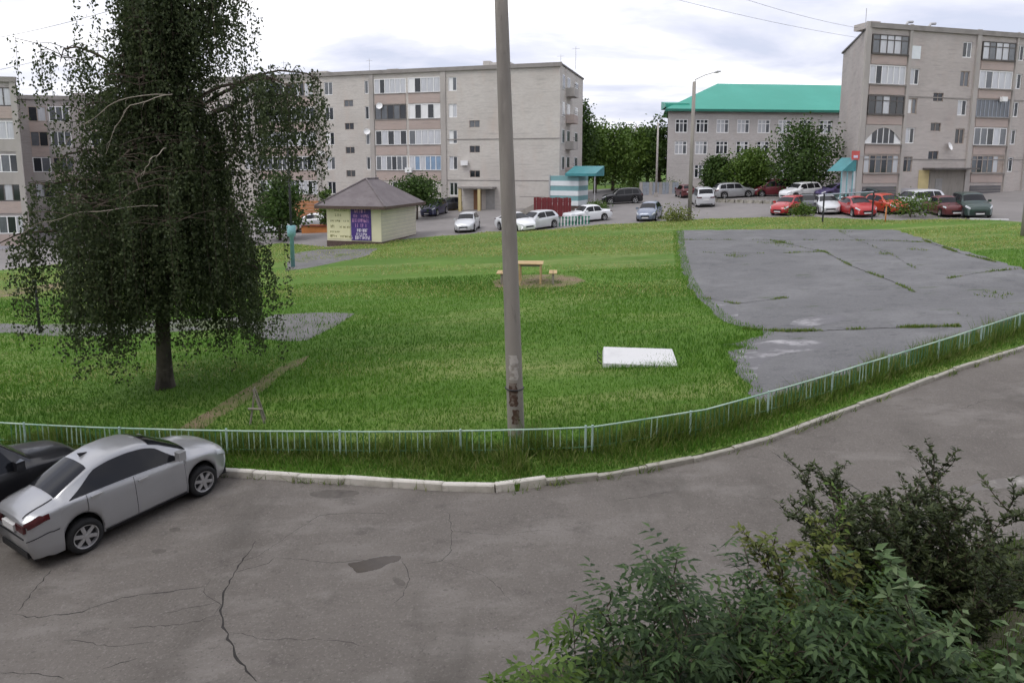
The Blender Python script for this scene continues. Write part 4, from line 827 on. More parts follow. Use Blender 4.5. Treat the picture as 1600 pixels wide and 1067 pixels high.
def wheel_meshes(Rw, wdt=.19, spokes=5):
    ty = MB(); ty.lathe_y([(Rw * .66, -wdt / 2 + .02), (Rw * .70, -wdt / 2), (Rw * .92, -wdt / 2), (Rw * .985, -wdt / 2 + .025), (Rw, -wdt / 4), (Rw, wdt / 4), (Rw * .985, wdt / 2 - .025), (Rw * .92, wdt / 2), (Rw * .70, wdt / 2), (Rw * .66, wdt / 2 - .02)], 28)
    rm = MB(); rm.lathe_y([(Rw * .69, -wdt / 2 - .004), (Rw * .64, -wdt / 2 + .0), (Rw * .60, -wdt / 2 + .04), (Rw * .58, 0), (Rw * .64, wdt / 2)], 28)
    rm.lathe_y([(.0, -wdt / 2 + .005), (Rw * .13, -wdt / 2 + .008), (Rw * .16, -wdt / 2 + .04)], 14)
    for i in range(spokes):
        m = Matrix.Rotation(2 * math.pi * i / spokes + .3, 4, 'Y'); rm.box(Rw * .12, Rw * .62, -wdt / 2 + .012, -wdt / 2 + .04, -.03, .03, m)
    hub = MB(); hub.lathe_y([(0.0, -wdt / 2 + .05), (Rw * .6, -wdt / 2 + .055)], 20)
    return ty.mesh('wheel', True), rm.mesh('rim', False), hub.mesh('brake_disc')
CARS = {}
def car_kit(kind, scale=(1, 1, 1), detail=False):
    key = (kind, scale, detail)
    if key in CARS: return CARS[key]
    sp = SPEC[kind]; S = CarSurf(sp, *scale); kit = []          # (name, mesh, material key or None for the paint, sub-parts)
    L = sp['L']; off = .010
    kit.append(('body', S.body().mesh('body', True), None, []))
    kit.append(('windshield', S.patch2(sp['ws'][0], sp['ws'][1], .775, off).mesh('windshield', True), 'carglass', []))
    kit.append(('rear_window', S.patch2(sp['rw'][0], sp['rw'][1], .80 if kind != 'sedan' else .79, off).mesh('rear_window', True), 'carglass', []))
    for side in (1, -1):
        for x0, x1, tp in sp['sw']:
            thi = (lambda x, x0=x0, x1=x1, tp=tp: .725 - (.175 * max(0, 1 - (x - x0) / (.62 if kind == 'sedan' else .15)) ** 1.3 if tp == 1 else 0) - (.17 * max(0, 1 - (x1 - x) / (.50 if kind in ('sedan', 'hatch', 'van') else .3)) ** 1.2 if tp == 2 else 0))
            kit.append(('side_window', S.patch(x0, x1, .53, thi, side, off, 12, 4).mesh('side_window', True), 'carglass', []))
        hl = S.patch(L - .40, L - .06, .40, .53, side, off, 8, 3).mesh('headlight', True); kit.append(('headlight', hl, 'head', []))
        tl = S.patch(.015, .42 if kind == 'sedan' else .22, .40 if kind in ('sedan', 'classic') else .40, lambda x: .515 - .03 * (x > .3), side, off, 8, 3).mesh('tail_light', True); kit.append(('tail_light', tl, 'tail', []))
        sxx, syy, szz = scale; yb = S.val('W', 0); zb0 = S.val('B', 0)
        kit.append(('tail_light', MB().box(-.012 * sxx, .03, side * yb * .50 * syy, side * yb * .97 * syy, (zb0 - .14) * szz, (zb0 - .02) * szz).mesh('tail_light'), 'tail', []))
        mxm = MB(); xm = sp['ws'][1] - .28; wm = S.val('W', xm)
        for a_, b_ in (((xm - .06, wm - .02, .96), (xm + .10, wm + .17, 1.12)),):
            c_ = [(a_[0], b_[0]), sorted((side * a_[1], side * b_[1])), (a_[2] + S.val('B', xm) - .93, b_[2] + S.val('B', xm) - .93)]
            mxm.box(c_[0][0] * sxx, c_[0][1] * sxx, c_[1][0] * syy, c_[1][1] * syy, c_[2][0] * szz, c_[2][1] * szz)
        kit.append(('mirror', mxm.mesh('mirror'), None, []))
        if detail:
            for x0, x1 in sp['doors']:
                tl0 = lambda x: .05
                kit.append(('door_seam', S.patch(x0 - .004, x1 + .004, .045, .509, side, .006, 30, 10).mesh('door_seam', True), 'cartrim', []))
                dm = S.patch(x0 + .005, x1 - .005, .05, .506, side, .0085, 30, 10).mesh('door', True)
                p = S.P(x0 + .18, .42, side) + S.Nrm(x0 + .18, .42, side) * .02
                hm = MB().box(p.x - .09, p.x + .09, p.y - .018, p.y + .018, p.z - .016, p.z + .016).mesh('handle')
                kit.append(('door', dm, None, [('handle', hm, 'alloy')]))
            kit.append(('sill_trim', S.patch(sp['wh'][0] + .4, sp['wh'][1] - .4, .0, .035, side, .006, 10, 2).mesh('sill_trim', True), 'cartrim', []))
    sxx, syy, szz = scale
    ub = MB(); ub.box(.12 * sxx, (L - .12) * sxx, -.62 * syy, .62 * syy, .17 * szz, .55 * szz); kit.append(('underbody', ub.mesh('underbody'), 'cartrim', []))
    kit.append(('grille', MB().box((L - .07) * sxx, (L + .004) * sxx, -.34 * syy, .34 * syy, .40 * szz, .52 * szz).mesh('grille'), 'cartrim', []))
    kit.append(('number_plate', MB().box(-.02, .05, -.26 * syy, .26 * syy, (.66 if kind != 'suv' else .8) * szz, (.77 if kind != 'suv' else .91) * szz).mesh('number_plate'), 'plate', []))
    kit.append(('number_plate', MB().box((L - .02) * sxx, (L + .012) * sxx, -.26 * syy, .26 * syy, .30 * szz, .39 * szz).mesh('number_plate'), 'plate', []))
    kit.append(('bumper_trim', MB().box(.02 * sxx, .25 * sxx, -.6 * syy, .6 * syy, .24 * szz, .34 * szz).mesh('bumper_trim'), 'cartrim', []))
    if detail and kind == 'sedan':
        for side in (1, -1): kit.append(('boot_seam', S.patch(.06, .60, .785, .80, side, .006, 10, 1).mesh('boot_seam', True), 'cartrim', []))
        bl = MB(); bl.box(-.012, .06 * sxx, -.62 * syy, .62 * syy, .585 * szz, .60 * szz); kit.append(('bumper_seam', bl.mesh('bumper_seam'), 'cartrim', []))
        for side in (1, -1): kit.append(('bumper_seam', S.patch(.0, .55, .245, .255, side, .006, 10, 1).mesh('bumper_seam', True), 'cartrim', []))
    if detail:
        a_ = MB(); x = 1.42 if kind == 'sedan' else .5; z = S.val('H', x) * szz
        a_.add([(x * sxx, -.02, z - .01), ((x + .2) * sxx, -.02, z + .02), ((x + .2) * sxx, .02, z + .02), (x * sxx, .02, z - .01), ((x - .05) * sxx, -.006, z + .075), ((x - .05) * sxx, .006, z + .075)], [(0, 1, 4), (2, 3, 5), (0, 4, 5, 3), (1, 2, 5, 4)]); kit.append(('antenna', a_.mesh('antenna'), 'cartrim', []))
    rw = sp['R'] * ((sxx + szz) / 2 if detail else 1); wm = wheel_meshes(rw, .19, 6 if detail else 5)
    CARS[key] = (kit, wm, rw, sp, S); return CARS[key]
def car(kind, label, px, heading, paint_m, scale=(1, 1, 1), detail=False, at=None, group='cars parked in the yard', name='parked_car', cat='car', rails=False):
    """px: the picture point under the middle of the car; heading: 0 faces right, 90 faces away."""
    kit, wm, rw, sp, S = car_kit(kind, scale, detail); sxx, syy, szz = scale
    x, y = at if at else gp(*px); h = R(heading); c, s_ = math.cos(h), math.sin(h)
    if not at: x -= c * sp['L'] / 2 * sxx; y -= s_ * sp['L'] / 2 * sxx
    root = thing(name, label, cat, G(x, y, .006), 0, group)
    ux = Vector((c, s_, SA * c + SB * s_)).normalized(); uy = Vector((-s_, c, -SA * s_ + SB * c)); uz = ux.cross(uy).normalized(); uy = uz.cross(ux)
    root.rotation_euler = Matrix((ux, uy, uz)).transposed().to_euler()
    for nm, me, mk, subs in kit:
        o = link(nm, me, root, None, 0, paint_m if mk is None else M[mk])
        for sn, sme, smk in subs: link(sn, sme, o, None, 0, paint_m if smk is None else M[smk])
    ty, rm, hb = wm
    for xw in sp['wh']:
        for side in (-1, 1):
            wv = (S.val('W', xw) - .10) * syy
            o = link('wheel', ty, root, (xw * sxx, side * wv, rw), math.pi if side > 0 else 0, M['rubber']); link('rim', rm, o, None, 0, M['alloy']); link('brake_disc', hb, o, None, 0, M['cartrim'])
    if rails:
        for side in (-1, 1):
            q = MB(); q.tube([(S.P(x_, .79, side) + Vector((0, 0, .05))) for x_ in np.linspace(sp['rw'][1] + .1, sp['ws'][0] - .15, 8)], .022, 6); q.build('roof_rail', M['alloy'], root)
    return root
PT = {k: paint(k, *v) for k, v in dict(silver=((0.40, 0.405, 0.42), .45, .30), black=((0.014, 0.014, 0.017),), white=((0.76, 0.77, 0.79),), navy=((0.03, 0.035, 0.085),), greyblue=((0.20, 0.23, 0.30), .3), red=((0.42, 0.028, 0.03),), orange=((0.50, 0.06, 0.028),), maroon=((0.16, 0.018, 0.028),), darkred=((0.13, 0.03, 0.032),), green=((0.025, 0.05, 0.042),), palesilver=((0.62, 0.63, 0.65), .3), purple=((0.09, 0.07, 0.17),), grey=((0.30, 0.30, 0.31), .3)).items()}
NS = (.83, .83, 1.01)
yaw = 56.2
car('sedan', 'silver saloon parked nose to the kerb in front of the birch', None, yaw, PT['silver'], NS, True, at=(-8.25, 10.38), group='cars parked by the kerb')
c, s_ = math.cos(R(yaw)), math.sin(R(yaw))
car('suv', 'black car with silver roof rails cut off by the left edge', None, yaw + 2, PT['black'], (.83, .83, 1.04), True, at=(-8.25 - s_ * 2.0 - c * 1.75, 10.38 + c * 2.0 - s_ * 1.75), group='cars parked by the kerb', rails=True)
YG = 'cars parked in the far yard'
for kind, lab, px, hd, pm_ in (
    ('sedan', 'white saloon glimpsed through the birch leaves beside the teal post', (440, 363), 160, 'white'),
    ('sedan', 'pale silver saloon behind the orange sandbox', (492, 357), 172, 'palesilver'),
    ('suv', 'navy car facing the yard just right of the kiosk roof', (679, 336), -105, 'navy'),
    ('hatch', 'small black car tucked behind the navy one', (702, 329), -160, 'black'),
    ('hatch', 'pale silver hatchback on the lot between kiosk and concrete pole', (731, 360), -96, 'palesilver'),
    ('sedan', 'white saloon half hidden behind the concrete pole', (806, 360), -60, 'white'),
    ('hatch', 'pale silver car between concrete pole and maroon fence', (838, 358), -140, 'palesilver'),
    ('classic', 'old white boxy saloon parked before the maroon fence', (918, 346), 205, 'white'),
    ('suv', 'black off-road car crossing in front of the trees', (972, 318), 176, 'black'),
    ('hatch', 'grey-blue hatchback near the grass left of the lamp post', (1015, 343), -112, 'greyblue'),
    ('hatch', 'tiny dark red car peeking out left of the lamp post', (1070, 308), 90, 'darkred'),
    ('van', 'silver estate seen from behind just right of the lamp post', (1098, 321), 82, 'palesilver'),
    ('suv', 'silver off-road car side-on before the school shrubs', (1146, 309), 4, 'silver'),
    ('van', 'dark red minivan under the big school tree', (1212, 306), 168, 'maroon'),
    ('suv', 'white car right behind the red minivan', (1250, 311), 200, 'white'),
    ('sedan', 'purple-grey car by the teal awning', (1308, 309), 190, 'purple'),
    ('hatch', 'red hatchback first in the row behind the black goal frame', (1232, 334), -138, 'red'),
    ('sedan', 'white-bonneted saloon behind the left post of the goal frame', (1290, 332), -105, 'palesilver'),
    ('sedan', 'bright red saloon framed by the black goal posts', (1337, 336), -95, 'red'),
    ('sedan', 'dark green-grey saloon in the second row behind the bright red one', (1342, 318), 178, 'green'),
    ('hatch', 'black hatchback squeezed between the red one and the white-bonneted saloon', (1262, 331), -110, 'black'),
    ('hatch', 'orange-red hatchback just right of the goal frame', (1384, 332), -84, 'orange'),
    ('suv', 'silver car behind the round bush by the garage', (1428, 330), -170, 'palesilver'),
    ('classic', 'dark maroon old saloon beside the green off-road car', (1475, 336), -100, 'darkred'),
    ('suv', 'dark green off-road car last in the row', (1515, 337), -108, 'green')):
    car(kind, lab, px, hd, PT[pm_], group=YG)

# ------------------------------------------------------------------ table, benches, slab, small posts
tx, ty_ = gp(829, 446)
tb = thing('picnic_table', 'tall wooden table on the lawn just right of the concrete pole', 'table', G(tx, ty_, .12), R(-4))
for i in range(4): part(tb, 'plank', M['wood_new'], (-.62, .60, -.55 + i * .28, -.55 + i * .28 + .26, .95, .99))
for x_ in (-.50, .48):
    for y_ in (-.48, .48): part(tb, 'leg', M['wood_new'], (x_ - .04, x_ + .04, y_ - .04, y_ + .04, -.1, .95))
part(tb, 'apron', M['wood_old'], (-.46, .44, -.46, -.42, .85, .947))
for lab, (px, py), w_ in (('short wooden bench at the right end of the table', (864, 446), .38), ('wooden bench mostly hidden behind the concrete pole', (785, 446), .5)):
    bxx, byy = gp(px, py); b = thing('bench', lab, 'bench', G(bxx, byy, .12), R(-4), 'benches at the table')
    for j in range(2): part(b, 'plank', M['wood_new'], (-w_ / 2 + j * (w_ / 2 + .01), j * (w_ / 2 + .01) - .01, -.5, .5, .50, .54))
    for y_ in (-.4, .4): part(b, 'leg', M['wood_old'], (-.05, .05, y_ - .05, y_ + .05, -.1, .50))
# white slab
p0, p1 = gp(941, 581), gp(1061, 580)
FSl = Facade(p0, p1); sbz = thing('white_slab', 'white painted hatch lying on the lawn beside the court', 'slab', (p0[0], p0[1], gz(*p0) + .1), FSl.ang)
Ls = FSl.L; Ds = gp(1000, 549)[1] - p0[1] - .35
sb_m = MB(); sb_m.add([(0, 0, -.05), (Ls, 0, -.05), (Ls, Ds, .02), (0, Ds, .02), (.03, .02, .15), (Ls - .03, .02, .15), (Ls - .05, Ds - .02, .27), (.05, Ds - .02, .27)], [(4, 5, 6, 7), (0, 1, 5, 4), (1, 2, 6, 5), (2, 3, 7, 6), (3, 0, 4, 7)])
sb_m.build('slab', M['white_slab'], sbz)
for a, b_ in ((.14, .17), (Ls - .17, Ls - .14)): part(sbz, 'edge_strip', M['steel'], (a, b_, .1, .12, .155, .16))
for sx_ in (-.02, Ls + .02):
    q = MB()
    for k in range(3):
        y_ = .3 + k * (Ds - .5) / 2; q.tube([(sx_, y_, .05), (sx_ + (.1 if sx_ > 1 else -.1), y_ - .02, .12), (sx_ + (.13 if sx_ > 1 else -.13), y_, .2)], .014, 5)
    q.build('hook', M['black_metal'], sbz)
# weathered trestle by the fence
tx, ty_ = gp(401, 670); ts_ = thing('wooden_trestle', 'grey broken wooden trestle sticking up behind the fence', 'trestle', G(tx, ty_, .1), 0)
for a, b_ in (((-.16, 0, -.05), (.0, 0.02, .95)), ((.2, .05, -.05), (-.04, 0, .9)), ((.12, .3, -.05), (.0, .05, .88)), ((-.17, -.02, .42), (.17, .0, .40))):
    q = MB(); q.tube([a, ((a[0] + b_[0]) / 2 + .01, (a[1] + b_[1]) / 2, (a[2] + b_[2]) / 2), b_], [.03, .026, .02], 6); q.build('strut', M['wood_old'], ts_)
def simple_post(name, label, cat, base_px, top_py, r_, m, top=None):
    x, y = gp(*base_px); h = hz(base_px[0], top_py, y) - gz(x, y)
    t = thing(name, label, cat, G(x, y)); q = MB(); q.tube([(0, 0, -.2), (0, 0, h * .5), (0, 0, h)], [r_, r_ * .92, r_ * .8], 10); q.build('shaft', m, t, smooth=True); return t, h
t, h = simple_post('metal_post', 'thin dark post under the left side of the birch', 'post', (63, 525), 440, .055, M['black_metal']); part(t, 'cap', M['black_metal'], (-.07, .07, -.07, .07, h, h + .05))
t, h = simple_post('utility_pole', 'slim pole with turquoise lower half right of the birch', 'pole', (458, 420), 205, .075, M['black_metal'])
q = MB(); q.tube([(0, 0, .0), (0, 0, 1.9), (0, 0, 2.0), (0, 0, 2.6)], [.12, .12, .24, .26], 12); q.build('sleeve', M['teal_lt'], t, smooth=True)
t, h = simple_post('lamp_post', 'tall concrete lamp post with a slim arm before the school', 'lamp post', (1077, 343), 128, .17, M['concrete'])
q = MB(); q.tube([(0, 0, h - .3), (.05, -.1, h + .15), (.8, -.15, h + .5), (1.6, -.2, h + .72)], [.04, .04, .035, .03], 8); q.build('arm', M['steel'], t)
q = MB(); q.tube([(1.5, -.19, h + .68), (1.75, -.2, h + .74), (2.05, -.22, h + .78)], [.05, .10, .04], 8); q.build('lamp_head', M['steel'], t)
t, h = simple_post('light_pole', 'thin pale pole in front of the trees, left one of two', 'pole', (992, 292), 196, .13, M['pier']); part(t, 'base', M['pier'], (-.22, .22, -.22, .22, -.1, .5))
t, h = simple_post('light_pole', 'thin pale pole in front of the trees, right one of two', 'pole', (1025, 308), 192, .13, M['pier']); part(t, 'base', M['pier'], (-.22, .22, -.22, .22, -.1, .5))
t, h = simple_post('concrete_post', 'concrete post cut by the right edge of the picture', 'post', (1599, 372), 252, .16, M['concrete']); part(t, 'cap', M['concrete'], (-.25, .2, -.12, .12, h, h + .12))
# black goal frame at the far end of the court
(gx0, gy0), (gx1, gy1) = gp(1285, 350), gp(1362, 346); gt = thing('goal_frame', 'black pipe goal frame at the far end of the court', 'goal', G(gx0, gy0))
hh = hz(1285, 303, gy0) - gz(gx0, gy0); d_ = G(gx1, gy1) - G(gx0, gy0)
for p in (Vector((0, 0, 0)), d_): q = MB(); q.tube([p + Vector((0, 0, -.1)), p + Vector((0, 0, hh))], .06, 8); q.build('upright', M['black_metal'], gt)
q = MB(); q.tube([Vector((0, 0, hh - .05)), d_ + Vector((0, 0, hh - .05))], .055, 8); q.build('crossbar', M['frame_g'], gt)
t, h = simple_post('marker_post', 'short orange post right of the black goal frame', 'post', (1383, 350), 322, .05, M['orange']); part(t, 'cap', M['orange'], (-.07, .07, -.07, .07, h, h + .06))
# white planks on the grass
wx, wy = gp(1545, 346); pl = thing('plank_pile', 'white plank left on the grass near the last parked cars', 'plank', G(wx, wy, .14), R(-20)); part(pl, 'plank', M['white_slab'], (-1.1, 1.1, -.12, .12, -.05, .05)); part(pl, 'plank', M['wood_old'], (-.9, 1.0, .18, .36, -.05, .03))
# pale concrete barrier along the lot before the silver estate
(b0, b1) = gp(1108, 316), gp(1240, 320); FB = Facade(b0, b1); ba = FB.root('kerb_barrier', 'pale low barrier along the parking lot behind the silver estate', 'barrier'); nb = 9
for i in range(nb): part(ba, 'block', M['kerb'], (FB.L * i / nb, FB.L * (i + .82) / nb, 0, .25, -.2, .32))
# a pale fence far behind by the school
(b0, b1) = line_pt(1000, 84), line_pt(1062, 84); FB = Facade(b0, b1); ba = FB.root('school_fence', 'pale blue-grey board fence between the trees and the school', 'fence'); nb = 12
for i in range(nb): part(ba, 'board', M['frame_g'] if i % 3 else M['pier'], (FB.L * i / nb, FB.L * (i + .9) / nb, 0, .06, -.3, 1.5))
# overhead cables
def cable(label, p, q, sag, r_=.011):
    p, q = Vector(p), Vector(q); n = 24; mb = MB(); o = thing('overhead_cable', label, 'cable', p, 0, 'cables crossing the sky')
    mb.tube([p.lerp(q, i / n) - Vector((0, 0, 4 * sag * (i / n) * (1 - i / n))) - p for i in range(n + 1)], r_, 5); mb.build('strand', M['cable'], o)
def sky_pt(px, py, Y): return (hx(px, py, Y), Y, hz(px, py, Y))
cable('lower thin cable crossing the sky left of the birch', sky_pt(-80, 122, 45), sky_pt(240, 40, 30), .3); cable('upper thin cable crossing the sky left of the birch', sky_pt(-80, 70, 45), sky_pt(260, -10, 30), .3)
cable('thin cable slanting over the green roof from the upper edge', sky_pt(1020, -10, 45), sky_pt(1345, 60, 58), .2); cable('second thin cable slanting to the roof of the mauve block', sky_pt(1130, -12, 45), sky_pt(1345, 45, 58), .2)

# ------------------------------------------------------------------ trees
def leaf_quads(cen, size, aspect=0.6, droop=0.0, rng=RNG):
    """one four-sided leaf per centre, random pose; droop turns the long axis downwards."""
    n = len(cen); a = rng.normal(size=(n, 3)); a[:, 2] -= droop; a /= np.linalg.norm(a, axis=1, keepdims=True)
    b = rng.normal(size=(n, 3)); b -= a * (a * b).sum(1, keepdims=True); b /= np.linalg.norm(b, axis=1, keepdims=True)
    s_ = np.asarray(size).reshape(-1, 1) * (0.7 + 0.6 * rng.random((n, 1)))
    v = np.empty((n, 4, 3)); v[:, 0] = cen - a * s_ * .5; v[:, 1] = cen + b * s_ * aspect * .5 - a * s_ * .08; v[:, 2] = cen + a * s_ * .5; v[:, 3] = cen - b * s_ * aspect * .5 - a * s_ * .08
    return v.reshape(-1, 3)
def tree(name, label, base, h, rx, m, trunk_h, n_clump=70, per=60, leaf=.34, narrow=False, group=None, cat='tree', seed=0, low=0.12):
    rg = np.random.default_rng(seed); root = thing(name, label, cat, base, 0, group)
    t = MB(); t.tube([(0, 0, -.2), (.05, 0, h * .3), (-.05, .05, h * .6), (0, 0, h * .9)], [h * .028, h * .02, h * .012, h * .004], 8); t.build('trunk', M['bark'], root, smooth=True)
    d = rg.normal(size=(n_clump, 3)); d /= np.linalg.norm(d, axis=1, keepdims=True); rad = rg.random((n_clump, 1)) ** .45
    hc = (h - trunk_h) / 2; c = d * rad
    taper = 1 - .35 * np.clip(c[:, 2:3], 0, 1) if not narrow else 1 - .3 * np.abs(c[:, 2:3])
    lump = 1 + .22 * np.sin(3.1 * np.arctan2(d[:, 1:2], d[:, 0:1]) + seed) * np.cos(4 * d[:, 2:3] + seed)
    c = c * np.concatenate([rx * taper * lump, rx * taper * lump, np.full((n_clump, 1), hc)], 1); c[:, 2] += trunk_h + hc
    cs = (.16 + .1 * rg.random(n_clump)) * rx * (1.6 if narrow else 1.0) + .12
    cen = np.repeat(c, per, 0) + rg.normal(size=(n_clump * per, 3)) * np.repeat(cs, per)[:, None] * [1, 1, .75]
    cen = cen[cen[:, 2] > low]
    np_mesh('crown', leaf_quads(cen, leaf, .65, .2, rg), 4, m, root)
    b = MB()
    for k in range(9):
        p = c[k * (n_clump // 9)]; z0 = max(trunk_h * .5, p[2] * .55); b.tube([(0, 0, z0), (p[0] * .5, p[1] * .5, (z0 + p[2]) / 2 + .1), tuple(p)], [h * .01, h * .006, h * .002], 5)
    b.build('branch', M['bark'], root)
    return root
def tree_px(label, base_px_x, Y, top_py, half_px, m, seed, trunk=.15, **kw):
    x = hx(base_px_x, 262, Y); z = gz(x, Y); h = hz(base_px_x, top_py, Y) - z; rx = half_px / FPX * Y
    return tree(kw.pop('name', 'leafy_tree'), label, (x, Y, z), h, rx, M[m], h * trunk, seed=seed, **kw)
TB = 'trees beyond the yard'
tree_px('tall narrow poplar rising against the right end of the long block', 911, 88, 146, 14, 'leaf_a', 1, narrow=True, group=TB, name='poplar_tree')
for lab, px, Y, top, half, m_, sd in (('dark round tree next to the poplar', 930, 92, 192, 26, 'leaf_b', 2), ('dense tree left of the left pale pole', 958, 95, 196, 30, 'leaf_b', 3), ('bright green tree behind the two pale poles', 992, 99, 200, 30, 'leaf_b', 4),
    ('dark tree close to the school corner', 1030, 98, 183, 24, 'leaf_a', 5), ('spiky dark tree peeking over between the others', 975, 112, 194, 20, 'leaf_a', 6), ('dark tree behind the right pale pole', 1012, 108, 186, 22, 'leaf_a', 7), ('dark tree far behind the poplar', 935, 112, 190, 24, 'leaf_a', 16)):
    tree_px(lab, px, Y, top, half, m_, sd, trunk=.08, group=TB, leaf=.42)
for lab, px, Y, top, half, m_, sd in (('dark shrub at the left of the school front', 1122, 77, 246, 22, 'leaf_a', 8), ('bright green tree in the middle of the school front', 1176, 75, 233, 34, 'leaf_b', 9), ('largest round tree covering the school corner by the mauve block', 1256, 72, 193, 49, 'leaf_a', 10)):
    tree_px(lab, px, Y, top, half, m_, sd, trunk=.06, n_clump=110, per=70, leaf=.30, group='trees before the school')
tree_px('dark bush against the long block above the navy car', 650, 67, 277, 33, 'leaf_a', 11, trunk=.3, leaf=.26, group='bushes in the yard', name='bush')
tree_px('green tree standing behind the right side of the birch', 432, 55, 276, 32, 'leaf_a', 12, trunk=.12, leaf=.28, group='bushes in the yard')
tree_px('thin bright sapling left of the kiosk roof', 506, 60, 290, 9, 'leaf_b', 13, trunk=.1, n_clump=24, leaf=.22, group='bushes in the yard', name='sapling')
for lab, px, py, h_, r_, m_, sd in (('round bush hiding the silver car by the garage', 1422, 340, 1.6, 1.6, 'leaf_b', 14), ('small bush in front of the red hatchback', 1250, 339, .9, .8, 'leaf_b', 15), ('yellowish weed clump beside the lamp post foot', 1055, 347, .9, 1.3, 'leaf_e', 17), ('low green hedge clump under the left pale pole', 990, 297, 1.0, 2.2, 'leaf_b', 18), ('low green hedge clump before the school fence', 1045, 299, 1.0, 1.8, 'leaf_b', 19), ('small bush by the maroon fence end', 935, 330, .8, 1.0, 'leaf_b', 20)):
    x, y = gp(px, py); tree('bush', lab, G(x, y), h_, r_, M[m_], .05, n_clump=26, per=45, leaf=.16, group='bushes in the yard', cat='bush', seed=sd)

# --- the big drooping birch
tx, ty_ = gp(258, 612); birch = thing('birch_tree', 'huge drooping birch whose crown fills the left of the view', 'tree', G(tx, ty_, .1))
TH = 15.0
trunk_pt = lambda z: Vector((.05 * math.sin(z * .5) + .055 * max(0, z - 1.5), .04 * math.cos(z * .4), z))
zs = [-.3, 0, .3, .8, 1.6, 3, 5, 7, 9, 11, 13, 15]; rs = [.36, .29, .235, .205, .19, .175, .17, .145, .12, .09, .055, .02]
q = MB(); q.tube([trunk_pt(z) for z in zs], rs, 14); q.build('trunk', M['bark_birch'], birch, smooth=True)
# outline of the crown in metres from the trunk, by height: left and right reach
prof_px = [(-160, 240, 300), (-60, 232, 312), (0, 222, 325), (40, 220, 322), (80, 215, 316), (110, 205, 315), (150, 185, 318), (200, 155, 330), (240, 120, 362), (290, 85, 400), (340, 52, 418), (390, 28, 420), (440, 22, 415), (480, 60, 412), (520, 120, 392), (560, 165, 378), (590, 200, 370)]
pr_h = []; pr_l = []; pr_r = []
for py, lx, rx_ in prof_px:
    pr_h.append(hz(258, py, ty_) - birch.location.z); pr_l.append(tx - hx(lx, py, ty_)); pr_r.append(hx(rx_, py, ty_) - tx)
o_ = np.argsort(pr_h); pr_h = np.array(pr_h)[o_]; pr_l = np.array(pr_l)[o_]; pr_r = np.array(pr_r)[o_]
br = np.random.default_rng(21); leaves = []; bm = MB(); tw = MB()
def reach(h, az):
    l, r_ = np.interp(h, pr_h, pr_l), np.interp(h, pr_h, pr_r); c = math.cos(az); k = r_ if c > 0 else l; dpt = (l + r_) / 2
    return math.sqrt((k * c) ** 2 + (dpt * .9 * math.sin(az)) ** 2)
n_limb = 96
for i in range(n_limb):
    f = (i + .5) / n_limb; z0 = 2.2 + 12.3 * f ** .95; az = i * 2.399 + br.normal() * .3
    ztip = z0 + br.uniform(.5, 1.5) * (1.2 - .5 * f); rr = reach(ztip - 1.0, az) * (br.uniform(.55, 1.02) if z0 > 4.5 else br.uniform(.72, 1.0))
    far_limb = {44: (.10, 4.5, 6.7, 8.9), 47: (-.10, 4.0, 6.9, 8.6), 41: (.25, 4.1, 6.3, 8.3), 56: (3.05, 2.7, 7.6, 9.45), 66: (.1, 2.4, 9.0, 10.9), 68: (-.2, 2.2, 9.3, 11.1)}.get(i)   # a few limbs stand out of the crown
    if far_limb: az, rr, z0, ztip = far_limb
    p0 = trunk_pt(z0); dv = Vector((math.cos(az), math.sin(az), 0)); pts = []
    for t in np.linspace(0, 1, 9):
        p = p0 + dv * rr * t; p.z = z0 + (ztip - z0 + .5) * (1 - (1 - t) ** 2) - .75 * t ** 3; p += Vector((br.normal() * .07, br.normal() * .07, br.normal() * .05)) * (t > 0); pts.append(p)
    bm.tube(pts, [max(.010, (.07 - .03 * f) * (1 - t) ** .8 + .008) for t in np.linspace(0, 1, 9)], 6)
    ns = int(9 + 6.5 * rr)
    for k in range(ns):
        t = .18 + .82 * br.random() ** .7; j = min(7, int(t * 8)); p = pts[j].lerp(pts[j + 1], t * 8 - j)
        side = Vector((-dv.y, dv.x, 0)) * br.normal() * (.22 + .45 * t) + dv * br.normal() * .16
        st = p + side + Vector((0, 0, br.normal() * .12))
        bm.tube([p, p.lerp(st, .6) + Vector((0, 0, .06)), st], [.012, .009, .006], 4, False)
        rad_ = math.hypot(st.x, st.y); low_ = 2.1 if rad_ < 1.0 else .75 + .5 * br.random()
        ln = min(br.uniform(.8, 2.3) * (1.05 + .45 * (1 - f)), max(.25, st.z - low_))
        m_ = int(24 + ln * 36); s01 = np.sort(br.random(m_)); wob = br.normal(size=2) * .10
        cx = np.array(st)[None, :] + np.outer(s01, [dv.x * .05 * ln, dv.y * .05 * ln, -ln]) + np.outer(np.sin(s01 * 3), [wob[0], wob[1], 0]) + br.normal(size=(m_, 3)) * [.075, .075, .05]
        leaves.append(cx)
        if k % 3 == 0: tw.tube([st, st + Vector((dv.x * .03, dv.y * .03, -ln * .5)), st + Vector((dv.x * .05 * ln, dv.y * .05 * ln, -ln))], [.006, .004, .003], 3, False)
